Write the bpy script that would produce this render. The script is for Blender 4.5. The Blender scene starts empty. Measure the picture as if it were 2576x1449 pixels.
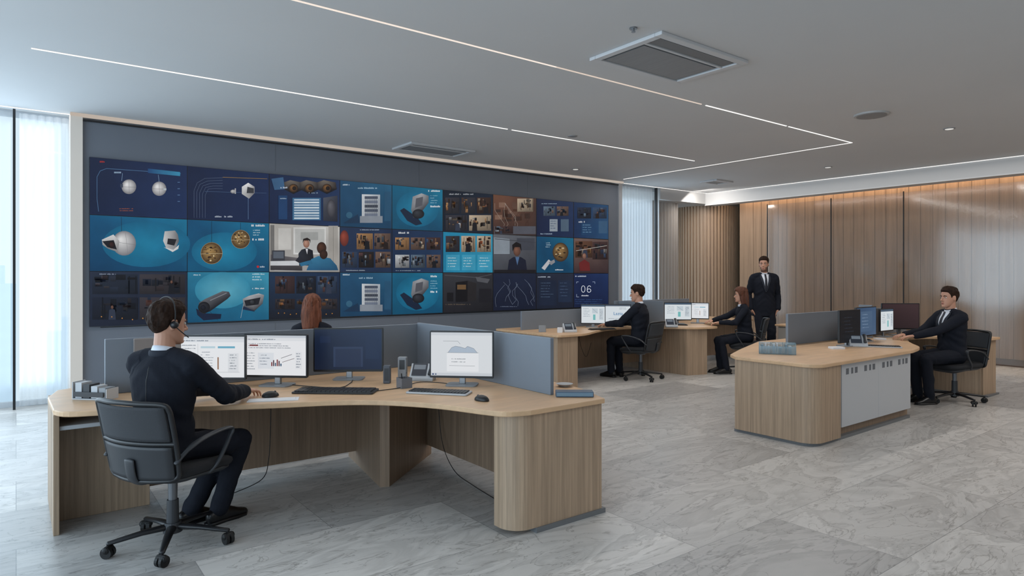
import bpy, bmesh, math, random
from mathutils import Vector, Matrix, noise as MN
from mathutils.bvhtree import BVHTree
random.seed(7)
V=Vector
rad=math.radians
scene=bpy.context.scene
COL=scene.collection
FOC=1644.0; CH=1.5; HOR=695.0
CAMH=rad(52.81)
FW=V((math.cos(CAMH),math.sin(CAMH),0)); RT=V((math.sin(CAMH),-math.cos(CAMH),0))
# ---------------------------------------------------------------- helpers
def lin(c):
    c=c/255.0
    return c/12.92 if c<=0.04045 else ((c+0.055)/1.055)**2.4
def C(r,g,b): return (lin(r),lin(g),lin(b))
def G(u,v,z=0.73):
    d=FOC*(CH-z)/(v-HOR)
    p=(FW+RT*((u-1288)/FOC))*d
    return V((p.x,p.y,z))
def Fh(h): return V((math.cos(h),math.sin(h),0))
def Rh(h): return V((math.sin(h),-math.cos(h),0))
Z=V((0,0,1))
MATS={}
def base_mat(name):
    m=bpy.data.materials.new(name); m.use_nodes=True
    nt=m.node_tree; b=nt.nodes['Principled BSDF']
    return m,nt,b
def M(name,rgb,rough=.5,metal=0,spec=.5,noise=None,bump=None,emis=None,es=1.0,trans=0,alpha=1):
    if name in MATS: return MATS[name]
    m,nt,b=base_mat(name)
    b.inputs['Base Color'].default_value=(*rgb,1)
    b.inputs['Roughness'].default_value=rough
    b.inputs['Metallic'].default_value=metal
    b.inputs['Specular IOR Level'].default_value=spec
    if trans: b.inputs['Transmission Weight'].default_value=trans
    if alpha<1: b.inputs['Alpha'].default_value=alpha
    if emis:
        b.inputs['Emission Color'].default_value=(*emis,1); b.inputs['Emission Strength'].default_value=es
    tc=None
    if noise or bump: tc=nt.nodes.new('ShaderNodeTexCoord')
    if noise:
        sc,am,st=noise
        mp=nt.nodes.new('ShaderNodeMapping'); mp.inputs['Scale'].default_value=st
        n=nt.nodes.new('ShaderNodeTexNoise'); n.inputs['Scale'].default_value=sc; n.inputs['Detail'].default_value=4
        r=nt.nodes.new('ShaderNodeMapRange'); r.inputs['From Min'].default_value=.3; r.inputs['From Max'].default_value=.7
        r.inputs['To Min'].default_value=1-am; r.inputs['To Max'].default_value=1+am
        mx=nt.nodes.new('ShaderNodeVectorMath'); mx.operation='SCALE'; mx.inputs[0].default_value=rgb
        nt.links.new(tc.outputs['Object'],mp.inputs[0]); nt.links.new(mp.outputs[0],n.inputs['Vector'])
        nt.links.new(n.outputs['Fac'],r.inputs['Value']); nt.links.new(r.outputs[0],mx.inputs['Scale'])
        nt.links.new(mx.outputs[0],b.inputs['Base Color'])
    if bump:
        sc,di=bump
        n=nt.nodes.new('ShaderNodeTexNoise'); n.inputs['Scale'].default_value=sc; n.inputs['Detail'].default_value=3
        bp=nt.nodes.new('ShaderNodeBump'); bp.inputs['Distance'].default_value=di; bp.inputs['Strength'].default_value=.8
        nt.links.new(tc.outputs['Object'],n.inputs['Vector']); nt.links.new(n.outputs['Fac'],bp.inputs['Height'])
        nt.links.new(bp.outputs[0],b.inputs['Normal'])
    MATS[name]=m; return m
def wood(name,rgb,scale,rough=.45,am=.22):
    if name in MATS: return MATS[name]
    m,nt,b=base_mat(name)
    tc=nt.nodes.new('ShaderNodeTexCoord'); mp=nt.nodes.new('ShaderNodeMapping'); mp.inputs['Scale'].default_value=scale
    n=nt.nodes.new('ShaderNodeTexNoise'); n.inputs['Scale'].default_value=1; n.inputs['Detail'].default_value=6; n.inputs['Roughness'].default_value=.65
    n.inputs['Distortion'].default_value=.3
    cr=nt.nodes.new('ShaderNodeValToRGB')
    e=cr.color_ramp.elements
    e[0].position=.3; e[1].position=.7
    e[0].color=(*[c*(1-am) for c in rgb],1); e[1].color=(*[c*(1+am) for c in rgb],1)
    nt.links.new(tc.outputs['Object'],mp.inputs[0]); nt.links.new(mp.outputs[0],n.inputs['Vector'])
    nt.links.new(n.outputs['Fac'],cr.inputs[0]); nt.links.new(cr.outputs[0],b.inputs['Base Color'])
    b.inputs['Roughness'].default_value=rough
    MATS[name]=m; return m
def emit(name,rgb,s):
    if name in MATS: return MATS[name]
    m=bpy.data.materials.new(name); m.use_nodes=True; nt=m.node_tree; nt.nodes.clear()
    o=nt.nodes.new('ShaderNodeOutputMaterial'); e=nt.nodes.new('ShaderNodeEmission')
    e.inputs[0].default_value=(*rgb,1); e.inputs[1].default_value=s
    nt.links.new(e.outputs[0],o.inputs[0]); MATS[name]=m; return m
def thin(name,rgb,tr,gl=.1,rough=.02):
    if name in MATS: return MATS[name]
    m=bpy.data.materials.new(name); m.use_nodes=True; nt=m.node_tree; nt.nodes.clear()
    o=nt.nodes.new('ShaderNodeOutputMaterial'); t=nt.nodes.new('ShaderNodeBsdfTransparent')
    d=nt.nodes.new('ShaderNodeBsdfDiffuse'); d.inputs[0].default_value=(*rgb,1)
    tl=nt.nodes.new('ShaderNodeBsdfTranslucent'); tl.inputs[0].default_value=(*rgb,1)
    g=nt.nodes.new('ShaderNodeBsdfGlossy'); g.inputs['Roughness'].default_value=rough
    m0=nt.nodes.new('ShaderNodeMixShader'); m0.inputs[0].default_value=.6
    nt.links.new(d.outputs[0],m0.inputs[1]); nt.links.new(tl.outputs[0],m0.inputs[2])
    m1=nt.nodes.new('ShaderNodeMixShader'); m1.inputs[0].default_value=tr
    nt.links.new(m0.outputs[0],m1.inputs[1]); nt.links.new(t.outputs[0],m1.inputs[2])
    m2=nt.nodes.new('ShaderNodeMixShader'); m2.inputs[0].default_value=gl
    nt.links.new(m1.outputs[0],m2.inputs[1]); nt.links.new(g.outputs[0],m2.inputs[2])
    nt.links.new(m2.outputs[0],o.inputs[0]); MATS[name]=m; return m
class MB:
    def __init__(s): s.v=[];s.f=[];s.m=[]
    def add(s,vs,fs,mi=0):
        o=len(s.v); s.v+=[tuple(p) for p in vs]; s.f+=[tuple(i+o for i in f) for f in fs]; s.m+=[mi]*len(fs); return s
    def box(s,x0,x1,y0,y1,z0,z1,mi=0):
        vs=[(x,y,z) for z in (z0,z1) for y in (y0,y1) for x in (x0,x1)]
        return s.add(vs,[(0,2,3,1),(4,5,7,6),(0,1,5,4),(2,6,7,3),(0,4,6,2),(1,3,7,5)],mi)
    def prism(s,poly,z0,z1,mi=0):
        n=len(poly)
        vs=[(p[0],p[1],z0) for p in poly]+[(p[0],p[1],z1) for p in poly]
        fs=[tuple(range(n-1,-1,-1)),tuple(range(n,2*n))]+[(i,(i+1)%n,n+(i+1)%n,n+i) for i in range(n)]
        return s.add(vs,fs,mi)
    def yprism(s,poly,y0,y1,mi=0):
        n=len(poly)
        vs=[(p[0],y0,p[1]) for p in poly]+[(p[0],y1,p[1]) for p in poly]
        fs=[tuple(range(n-1,-1,-1)),tuple(range(n,2*n))]+[(i,(i+1)%n,n+(i+1)%n,n+i) for i in range(n)]
        return s.add(vs,fs,mi)
    def loft(s,pts,rads,ref=None,n=14,rnd=True,mi=0):
        pts=[V(p) for p in pts]; R=[(r,r) if not isinstance(r,(tuple,list)) else r for r in rads]
        k=len(pts); T=[]
        for i in range(k):
            a=pts[max(0,i-1)]; b=pts[min(k-1,i+1)]; T.append((b-a).normalized())
        rf=V(ref) if ref is not None else (V((1,0,0)) if abs(T[0].x)<.8 else V((0,1,0)))
        rings=[]; cur=rf
        fr=[]
        for i in range(k):
            a=(cur-T[i]*cur.dot(T[i])); a.normalize()
            if ref is None: cur=a
            fr.append((a,T[i].cross(a)))
        def ring(c,ra,rb,f): return [c+f[0]*(ra*math.cos(2*math.pi*j/n))+f[1]*(rb*math.sin(2*math.pi*j/n)) for j in range(n)]
        if rnd:
            r=min(R[0])*.8
            for an in (66,33): rings.append(ring(pts[0]-T[0]*r*math.sin(rad(an)),R[0][0]*math.cos(rad(an)),R[0][1]*math.cos(rad(an)),fr[0]))
            tip0=pts[0]-T[0]*r
        else: tip0=pts[0]
        for i in range(k): rings.append(ring(pts[i],R[i][0],R[i][1],fr[i]))
        if rnd:
            r=min(R[-1])*.8
            for an in (33,66): rings.append(ring(pts[-1]+T[-1]*r*math.sin(rad(an)),R[-1][0]*math.cos(rad(an)),R[-1][1]*math.cos(rad(an)),fr[-1]))
            tip1=pts[-1]+T[-1]*r
        else: tip1=pts[-1]
        vs=[p for rg in rings for p in rg]; fs=[]
        for i in range(len(rings)-1):
            for j in range(n):
                fs.append((i*n+j,i*n+(j+1)%n,(i+1)*n+(j+1)%n,(i+1)*n+j))
        a=len(vs); vs+=[tip0,tip1]
        for j in range(n):
            fs.append((a,(j+1)%n,j)); q=(len(rings)-1)*n; fs.append((a+1,q+j,q+(j+1)%n))
        return s.add(vs,fs,mi)
    def cyl(s,p0,p1,r0,r1=None,n=20,mi=0):
        return s.loft([p0,p1],[r0,r0 if r1 is None else r1],n=n,rnd=False,mi=mi)
    def ell(s,c,r,mat=None,n=16,m=10,mi=0):
        c=V(c); vs=[];fs=[]
        for i in range(1,m):
            ph=math.pi*i/m
            for j in range(n):
                th=2*math.pi*j/n
                p=V((r[0]*math.sin(ph)*math.cos(th),r[1]*math.sin(ph)*math.sin(th),r[2]*math.cos(ph)))
                if mat: p=mat@p
                vs.append(c+p)
        for i in range(m-2):
            for j in range(n): fs.append((i*n+j,(i+1)*n+j,(i+1)*n+(j+1)%n,i*n+(j+1)%n))
        t=V((0,0,r[2])); b=V((0,0,-r[2]))
        if mat: t=mat@t;b=mat@b
        a=len(vs); vs+=[c+t,c+b]
        for j in range(n):
            fs.append((a,j,(j+1)%n)); q=(m-2)*n; fs.append((a+1,q+(j+1)%n,q+j))
        return s.add(vs,fs,mi)
    def mesh(s,name,mats,smooth=False):
        me=bpy.data.meshes.new(name); me.from_pydata(s.v,[],s.f)
        for m in mats: me.materials.append(m)
        for p,mi in zip(me.polygons,s.m): p.material_index=mi; p.use_smooth=smooth
        bm=bmesh.new(); bm.from_mesh(me); bmesh.ops.recalc_face_normals(bm,faces=bm.faces); bm.to_mesh(me); bm.free()
        return me
    def build(s,name,mats,parent=None,smooth=False,bevel=0,label=None,seg=2,loc=None,**kw):
        if not isinstance(mats,(list,tuple)): mats=[mats]
        me=s.mesh(name,mats,smooth); ob=bpy.data.objects.new(name,me); COL.objects.link(ob)
        if parent: ob.parent=parent
        if loc is not None: ob.location=loc
        if bevel:
            b=ob.modifiers.new('Bevel','BEVEL'); b.width=bevel; b.segments=seg; b.limit_method='ANGLE'; b.angle_limit=rad(40)
        if label: ob['label']=label
        for k,x in kw.items(): ob[k]=x
        return ob
def thing(name,label,cat,loc=(0,0,0),rz=0,group=None):
    e=bpy.data.objects.new(name,None); e.empty_display_size=.1; COL.objects.link(e)
    e.location=loc; e.rotation_euler=(0,0,rz); e['label']=label; e['category']=cat
    if group: e['group']=group
    return e
def copy_thing(src,loc,rz,label=None):
    e=src.copy(); COL.objects.link(e); e.location=loc; e.rotation_euler=(0,0,rz)
    if label: e['label']=label
    def rec(a,b):
        for ch in a.children:
            c=ch.copy(); COL.objects.link(c); c.parent=b; rec(ch,c)
    rec(src,e); return e
def crom(pts,k=6,closed=False):
    out=[]; n=len(pts); P=[V((p[0],p[1],p[2] if len(p)>2 else 0)) for p in pts]
    for i in range(n-1):
        p0=P[max(0,i-1)];p1=P[i];p2=P[i+1];p3=P[min(n-1,i+2)]
        for j in range(k):
            t=j/k
            out.append(.5*((2*p1)+(-p0+p2)*t+(2*p0-5*p1+4*p2-p3)*t*t+(-p0+3*p1-3*p2+p3)*t**3))
    out.append(P[-1]); return out
def c2(pts,k=6): return [(p.x,p.y) for p in crom(pts,k)]
def rrect(w,h,r,k=5):
    out=[]
    for cx,cy,a0 in ((w/2-r,h/2-r,0),(-w/2+r,h/2-r,90),(-w/2+r,-h/2+r,180),(w/2-r,-h/2+r,270)):
        for i in range(k+1):
            a=rad(a0+90*i/k); out.append((cx+r*math.cos(a),cy+r*math.sin(a)))
    return out
def S(name,mb,mats,**k):
    ob=mb.build(name,mats,**k); ob['kind']='structure'; return ob
# ---------------------------------------------------------------- materials
CEIL=M('ceiling_paint',(.60,.61,.62),.9,noise=(.4,.03,(1,1,1)))
SOFF=M('soffit_paint',(.50,.50,.50),.9)
WALLG=M('grey_wall_panel',C(108,114,124),.55,noise=(.8,.05,(1,1,1)))
LED=emit('led_white',(1,.97,.94),1.15)
LEDW=emit('led_warm',(1,.86,.74),.50)
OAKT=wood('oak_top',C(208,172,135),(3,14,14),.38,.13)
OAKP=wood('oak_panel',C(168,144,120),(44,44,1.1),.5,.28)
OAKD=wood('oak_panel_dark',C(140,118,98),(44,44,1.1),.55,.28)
WALLW=wood('wood_wall',C(158,130,105),(1,16,.7),.65,.2)
SLAT=wood('slat_wood',C(168,144,122),(26,26,.6),.55,.2)
PART=M('partition_grey',C(118,126,136),.5,noise=(2,.04,(1,1,1)))
BLK=M('black_plastic',C(24,25,28),.4)
DGR=M('dark_grey_plastic',C(48,50,54),.45)
MESHB=M('chair_mesh_fabric',C(52,54,58),.8,bump=(220,.002))
SEATF=M('seat_fabric',C(26,27,31),.85,bump=(120,.002))
GRY=M('light_grey_plastic',C(140,143,147),.4)
WHT=M('white_lacquer',C(186,189,193),.35)
CREAM=M('cream_lacquer',C(166,160,152),.45)
MET=M('brushed_metal',C(150,152,155),.3,metal=.9)
SUIT=M('suit_cloth',C(25,28,37),.85,spec=.2,bump=(160,.0015))
SUITF=M('suit_lapel',C(38,42,52),.8,spec=.3)
SHIRT=M('white_shirt',C(215,219,228),.7)
TIE=M('dark_tie',C(18,22,36),.6)
SKIN=M('skin',C(190,142,118),.5,noise=(12,.05,(1,1,1)))
LIPS=M('lips',C(160,98,86),.45)
BEARD=M('skin_beard',C(110,78,64),.75)
HAIRD=M('dark_brown_hair',C(44,30,23),.65,spec=.12,noise=(60,.45,(1,1,.25)),bump=(90,.003))
HAIRB=M('auburn_hair',C(104,60,42),.55,spec=.2,noise=(50,.4,(1,1,.15)),bump=(90,.003))
SHOE=M('black_leather',C(18,18,20),.3)
EYEW=M('eye_white',C(205,200,195),.3)
EYED=M('eye_iris',C(40,26,20),.2)
RUB=M('black_rubber',C(14,14,15),.6)
PAPER=M('white_paper',C(220,221,224),.7)
SHEER=thin('sheer_curtain',(.90,.93,.96),.50,.0)
GLASS=thin('clear_glass',C(220,235,240),.97,.02)
GLASSW=thin('wall_glass',C(170,168,165),.90,.055,.10)
TRAYG=thin('acrylic_blue',C(150,185,200),.6,.08)
def attr_mat(name,s,var=0):
    m,nt,b=base_mat(name); a=nt.nodes.new('ShaderNodeAttribute'); a.attribute_name='Col'
    b.inputs['Base Color'].default_value=(.01,.01,.012,1); b.inputs['Roughness'].default_value=.35; b.inputs['Specular IOR Level'].default_value=.2
    b.inputs['Emission Strength'].default_value=s
    if var:
        tc=nt.nodes.new('ShaderNodeTexCoord'); n=nt.nodes.new('ShaderNodeTexNoise'); n.inputs['Scale'].default_value=5; n.inputs['Detail'].default_value=7
        r=nt.nodes.new('ShaderNodeMapRange'); r.inputs['From Min'].default_value=.3; r.inputs['From Max'].default_value=.7; r.inputs['To Min'].default_value=1-var; r.inputs['To Max'].default_value=1+var
        mx=nt.nodes.new('ShaderNodeVectorMath'); mx.operation='SCALE'
        nt.links.new(tc.outputs['Object'],n.inputs['Vector']); nt.links.new(n.outputs['Fac'],r.inputs['Value']); nt.links.new(a.outputs['Color'],mx.inputs[0]); nt.links.new(r.outputs[0],mx.inputs['Scale']); nt.links.new(mx.outputs[0],b.inputs['Emission Color'])
    else: nt.links.new(a.outputs['Color'],b.inputs['Emission Color'])
    return m
SCR=attr_mat('display_pixels',.72,.10); SCRM=attr_mat('monitor_pixels',.84)
class Canvas:
    def __init__(s,mapf): s.mp=mapf; s.v=[];s.f=[];s.c=[];s.l=0
    def poly(s,pts,col):
        s.l+=1; o=len(s.v)
        cols=col if isinstance(col[0],(tuple,list)) else [col]*len(pts)
        s.v+=[s.mp(p[0],p[1],s.l) for p in pts]; s.f.append(tuple(range(o,o+len(pts)))); s.c.append([C(*c) for c in cols])
    def rect(s,a,b,c,d,col): s.poly([(a,b),(c,b),(c,d),(a,d)],col)
    def ell(s,cx,cy,rx,ry,col,col2=None,n=22,hx=-.3,hy=-.35):
        s.l+=1; o=len(s.v); col2=col2 or col
        s.v.append(s.mp(cx+hx*rx,cy+hy*ry,s.l))
        for i in range(n):
            a=2*math.pi*i/n; s.v.append(s.mp(cx+rx*math.cos(a),cy+ry*math.sin(a),s.l))
        for i in range(n):
            s.f.append((o,o+1+i,o+1+(i+1)%n)); s.c.append([C(*col),C(*col2),C(*col2)])
    def line(s,pts,w,col):
        s.l+=1
        for (a,b),(c,d) in zip(pts,pts[1:]):
            L=math.hypot(c-a,d-b) or 1; nx,ny=-(d-b)/L*w/2,(c-a)/L*w/2
            o=len(s.v); s.v+=[s.mp(x,y,s.l) for x,y in ((a+nx,b+ny),(c+nx,d+ny),(c-nx,d-ny),(a-nx,b-ny))]
            s.f.append((o,o+1,o+2,o+3)); s.c.append([C(*col)]*4)
    def ring(s,cx,cy,rx,ry,w,col,a0=0,a1=360,n=20):
        s.line([(cx+rx*math.cos(rad(a0+(a1-a0)*i/n)),cy+ry*math.sin(rad(a0+(a1-a0)*i/n))) for i in range(n+1)],w,col)
    def text(s,x,y,w,rows,col,h=3,gap=6):
        # illegible caption strokes, as in the photo
        for r in range(rows):
            xx=x; lim=x+w*random.uniform(.6,1)
            while xx<lim:
                ww=min(h*random.uniform(.5,.9),x+w-xx)
                if random.random()<.82 and ww>0: s.rect(xx,y+r*gap+random.choice((0,h*.25)),xx+ww*.78,y+r*gap+h,col); s.l-=1
                xx+=max(ww,.4)
            s.l+=1
    def cell(s,a,b,c,d,pal):
        bg=random.choice(pal); w,h=c-a,d-b
        s.rect(a,b,c,d,[bg,tuple(int(q*.8) for q in bg),tuple(int(q*.5) for q in bg),tuple(int(q*.65) for q in bg)])
        for i in range(14):
            q=random.choice(pal); x=random.uniform(a,c-w*.22); y=random.uniform(b,d-h*.35); f=random.uniform(.3,1.2)
            c1=tuple(min(255,int(t*f)) for t in q); c2_=tuple(int(t*.6) for t in c1)
            s.rect(x,y,min(c,x+w*random.uniform(.04,.22)),min(d,y+h*random.uniform(.06,.35)),[c1,c1,c2_,c2_]); s.l-=1
        s.l+=1
        for i in range(3):
            x=random.uniform(a,c-1); s.rect(x,b+h*random.uniform(0,.4),min(c,x+w*.03),d-h*random.uniform(0,.2),tuple(int(t*.4) for t in bg)); s.l-=1
        s.l+=1
        if random.random()<.35:
            x=random.uniform(a+w*.25,c-w*.25); y=b+h*random.uniform(.38,.52); r=h*.075
            dk=random.choice([(20,22,28),(35,25,22),(50,58,76)])
            s.poly([(x-r*2.2,d),(x-r*1.7,y+r*1.6),(x,y+r*.9),(x+r*1.7,y+r*1.6),(x+r*2.2,d)],dk)
            s.ell(x,y,r*.85,r*1.1,(130,94,76),(84,56,46),n=10)
    def collage(s,a,b,c,d,nx,ny,pal,g=2):
        cw=(c-a)/nx; ch=(d-b)/ny; l0=s.l; mx=l0
        for j in range(ny):
            for i in range(nx):
                s.l=l0; s.cell(a+i*cw+g,b+j*ch+g,a+(i+1)*cw-g,b+(j+1)*ch-g,pal); mx=max(mx,s.l)
        s.l=mx
    def build(s,name,mat,parent=None,**kw):
        me=bpy.data.meshes.new(name); me.from_pydata(s.v,[],s.f); me.materials.append(mat)
        ca=me.color_attributes.new('Col','FLOAT_COLOR','CORNER'); i=0
        for f in s.c:
            for c in f: ca.data[i].color=(*c,1); i+=1
        ob=bpy.data.objects.new(name,me); COL.objects.link(ob)
        if parent: ob.parent=parent
        for k,x in kw.items(): ob[k]=x
        return ob
# ---------------------------------------------------------------- room
YW=9.17; CZ=3.4; XR=13.17
def floor_mat():
    m,nt,b=base_mat('stone_floor'); N=nt.nodes.new; L=nt.links.new
    tc=N('ShaderNodeTexCoord')
    br=N('ShaderNodeTexBrick'); br.inputs['Scale'].default_value=1; br.inputs['Brick Width'].default_value=1.5; br.inputs['Row Height'].default_value=.75
    br.inputs['Mortar Size'].default_value=.0022; br.inputs['Color1'].default_value=(*C(206,203,199),1); br.inputs['Color2'].default_value=(*C(164,162,160),1)
    br.inputs['Mortar'].default_value=(*C(140,139,138),1); br.inputs['Bias'].default_value=0
    L(tc.outputs['Object'],br.inputs['Vector'])
    mp=N('ShaderNodeMapping'); mp.inputs['Rotation'].default_value=(0,0,rad(28)); mp.inputs['Scale'].default_value=(.8,2.2,1)
    L(tc.outputs['Object'],mp.inputs[0])
    ad=N('ShaderNodeVectorMath'); ad.operation='ADD'; sc=N('ShaderNodeVectorMath'); sc.operation='SCALE'; sc.inputs['Scale'].default_value=19
    L(br.outputs['Color'],sc.inputs[0]); L(mp.outputs[0],ad.inputs[0]); L(sc.outputs[0],ad.inputs[1])
    n=N('ShaderNodeTexNoise'); n.inputs['Scale'].default_value=1.1; n.inputs['Detail'].default_value=9; n.inputs['Roughness'].default_value=.6; n.inputs['Distortion'].default_value=1.0
    L(ad.outputs[0],n.inputs['Vector'])
    cr=N('ShaderNodeValToRGB'); e=cr.color_ramp.elements
    e[0].position=.2; e[0].color=(.90,.90,.90,1); e[1].position=.8; e[1].color=(.94,.94,.94,1)
    for p,c in ((.40,1.02),(.47,.84),(.50,1.10),(.54,1.05),(.60,.88),(.64,1.06)):
        q=e.new(p); q.color=(c,c,c,1)
    L(n.outputs['Fac'],cr.inputs[0])
    n2=N('ShaderNodeTexNoise'); n2.inputs['Scale'].default_value=2.2; n2.inputs['Detail'].default_value=10; n2.inputs['Distortion'].default_value=2.2
    L(ad.outputs[0],n2.inputs['Vector'])
    cr2=N('ShaderNodeValToRGB'); e=cr2.color_ramp.elements; e[0].position=.488; e[0].color=(1,1,1,1); e[1].position=.517; e[1].color=(1,1,1,1); q=e.new(.502); q.color=(.48,.47,.46,1)
    L(n2.outputs['Fac'],cr2.inputs[0])
    m1=N('ShaderNodeMix'); m1.data_type='RGBA'; m1.blend_type='MULTIPLY'; m1.inputs[0].default_value=1
    m2=N('ShaderNodeMix'); m2.data_type='RGBA'; m2.blend_type='MULTIPLY'; m2.inputs[0].default_value=.8
    L(br.outputs['Color'],m1.inputs[6]); L(cr.outputs[0],m1.inputs[7]); L(m1.outputs[2],m2.inputs[6]); L(cr2.outputs[0],m2.inputs[7])
    L(m2.outputs[2],b.inputs['Base Color'])
    b.inputs['Roughness'].default_value=.34; b.inputs['Specular IOR Level'].default_value=.35
    return m
S('floor',MB().prism([(-5,-5),(17,-5),(17,13),(9.7,13),(9.7,9.5),(-5,9.5)],-.1,0),floor_mat())
S('ceiling',MB().box(-5,12.62,-5,9.6,CZ,CZ+.15),CEIL)
S('ceiling_soffit',MB().box(12.62,12.98,-5,9.28,3.13,CZ+.15).box(11.05,17,9.28,13,3.16,CZ+.15),SOFF)
S('ceiling_upper',MB().box(12.98,17,-5,9.28,3.5,3.6),SOFF)
S('wall_back',MB().box(-5,17,-5.2,-5,0,3.6),M('back_wall_paint',(.4,.4,.4),.8))
S('wall_right',MB().box(XR,XR+.15,-5,8.75,0,3.5),WALLW)
S('wall_display',MB().box(.62,9.63,YW,9.6,0,3.34),WALLG)
S('wall_corner',MB().box(11.75,17,12.8,13,0,3.2).box(16.8,17,8.75,12.8,0,3.2).box(XR+.15,17,8.6,8.75,0,3.5),M('corner_wall_paint',C(150,146,140),.8))
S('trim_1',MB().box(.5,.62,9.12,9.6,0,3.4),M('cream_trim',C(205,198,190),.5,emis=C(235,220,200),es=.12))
S('trim_2',MB().box(9.63,9.72,9.14,9.6,0,3.4),M('cream_trim2',C(170,170,172),.5))
S('trim_3',MB().box(.5,9.72,9.10,9.16,3.365,3.40),LEDW)
S('trim_4',MB().box(.62,9.7,YW-.02,YW,3.325,3.345),BLK)
S('trim_5',MB().box(.80,8.9,YW-.006,YW,.885,.895),DGR)
S('baseboard_right',MB().box(XR-.02,XR,-5,8.75,0,.12),M('bronze_base',C(92,72,58),.4))
mb=MB()
for x in (2.85,5.1,7.3): mb.box(x,x+.004,YW-.002,YW,2.95,3.32).box(x,x+.004,YW-.002,YW,.02,.86)
S('trim_6',mb,M('seam',C(95,100,108),.6))
def led(i,x0,x1,y0,y1,m=LED): S('trim_%d'%i,MB().box(x0,x1,y0,y1,CZ-.006,CZ+.002),m)
led(7,.10,5.05,6.742,6.760); led(8,5.12,8.89,6.742,6.760)
led(9,-3,3.9,4.472,4.488,emit('led_soft',(1,.88,.78),.95)); led(10,3.9,6.02,4.472,4.488,emit('led_soft2',(1,.84,.72),.72)); led(11,6.1,7.75,4.472,4.488); led(12,7.8,9.47,4.472,4.488)
led(13,9.453,9.47,4.48,8.86)
led(14,-5,12.62,9.228,9.252); led(15,12.594,12.62,-5,9.26)
S('trim_16',MB().box(12.60,12.63,-5,9.28,3.12,3.14),M('soffit_edge',C(200,200,200),.6))
def window(i,x0,x1,y,mull):
    mb=MB().box(x0,x1,y,y+.06,0,.06,0).box(x0,x1,y,y+.06,3.33,3.4,0)
    for a in mull: mb.box(a-.022,a+.022,y-.03,y+.05,.0,3.33,1)
    S('window_%d'%i,mb,[M('window_sill',C(190,196,202),.5),BLK])
    g=MB().box(x0,x1,y+.02,y+.025,.06,3.33); S('window_%d'%(i+10),g,GLASS)
window(1,-5,.5,9.42,[-1.6,-3.2]); window(2,9.72,11.75,9.42,[])
S('trim_50',MB().box(-.03,-.005,9.22,9.28,0,3.38),BLK)
S('trim_51',MB().box(10.86,10.89,9.22,9.28,0,3.38),BLK)
S('window_3',MB().box(-5.06,-5,-5,9.5,0,.2).box(-5.06,-5,-5,9.5,3.3,3.4).box(-5.06,-5,-2,-1.94,.2,3.3,1).box(-5.06,-5,2,2.06,.2,3.3,1).box(-5.06,-5,6,6.06,.2,3.3,1),[WHT,BLK])
def curtain(x0,x1,y,z0,z1,mat,amp=.025,per=.09,name='curtain',label='sheer white floor-length curtain in soft folds',straight=None):
    n=int((x1-x0)/per*6); vs=[];fs=[]
    for i in range(n+1):
        x=x0+(x1-x0)*i/n; yy=y+amp*math.sin(2*math.pi*(x-x0)/per)+amp*.4*math.sin(7.3*x)
        vs+=[(x,yy,z0),(x,yy,z1)]
    for i in range(n): fs.append((2*i,2*i+2,2*i+3,2*i+1))
    mb=MB().add(vs,fs); ob=mb.build(name,mat,smooth=True); ob['label']=label; ob['category']='curtain'; return ob
curtain(.03,.5,9.32,.02,3.36,SHEER,amp=.022,per=.075)
curtain(-.40,-.05,9.34,.02,3.36,thin('sheer_light',(.90,.93,.96),.80,0),amp=.022,per=.15)
curtain(9.75,10.84,9.32,.02,3.36,SHEER,amp=.022,per=.09)
curtain(10.9,11.05,9.32,.02,3.36,SHEER,amp=.018,per=.07)
curtain(11.02,12.0,9.6,.02,3.16,M('grey_drape',C(165,158,152),.85),amp=.03,per=.1,label='taupe floor-length drape in vertical folds beside window')
blds=[(-16,60,6,-1.5),(-9.5,90,5,3.2),(-5.5,66,3.4,-1.0),(-1.2,52,2.4,1.0),(4,60,4,-3),(-26,90,8,3),(52,60,5,2),(60,70,5,-2)]
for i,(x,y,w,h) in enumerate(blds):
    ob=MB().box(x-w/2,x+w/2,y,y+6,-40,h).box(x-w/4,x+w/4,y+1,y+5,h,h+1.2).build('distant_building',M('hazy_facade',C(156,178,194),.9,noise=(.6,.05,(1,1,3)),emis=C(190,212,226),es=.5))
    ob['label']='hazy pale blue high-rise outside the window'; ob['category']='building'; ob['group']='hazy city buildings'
def slatcol(cx,cy,r,z0,z1,nr,mat,name):
    pts=[]
    for i in range(nr):
        a=2*math.pi*i/nr; da=2*math.pi/nr
        for k,rr in ((0,r),(.55,r),(.6,r-.035),(.95,r-.035)):
            pts.append((cx+rr*math.cos(a+da*k),cy+rr*math.sin(a+da*k)))
    return S(name,MB().prism(pts,z0,z1),mat)
slatcol(13.55,9.95,.80,0,3.16,64,SLAT,'wall_pillar')
ys=[8.0,6.6,5.25,3.3,1.2,-1]
for i in range(5):
    S('window_%d'%(20+i),MB().box(XR-.10,XR-.09,ys[i+1]+.01,ys[i]-.01,.03,3.05),GLASSW)
    S('trim_%d'%(30+i),MB().box(XR-.108,XR-.088,ys[i]-.008,ys[i]+.008,0,3.07),BLK)
mb=MB()
for i in range(0,46): mb.box(XR-.004,XR,-.6+i*.2,-.596+i*.2,.12,3.4)
S('trim_40',mb,M('wood_gap',C(98,79,63),.7))
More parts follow.
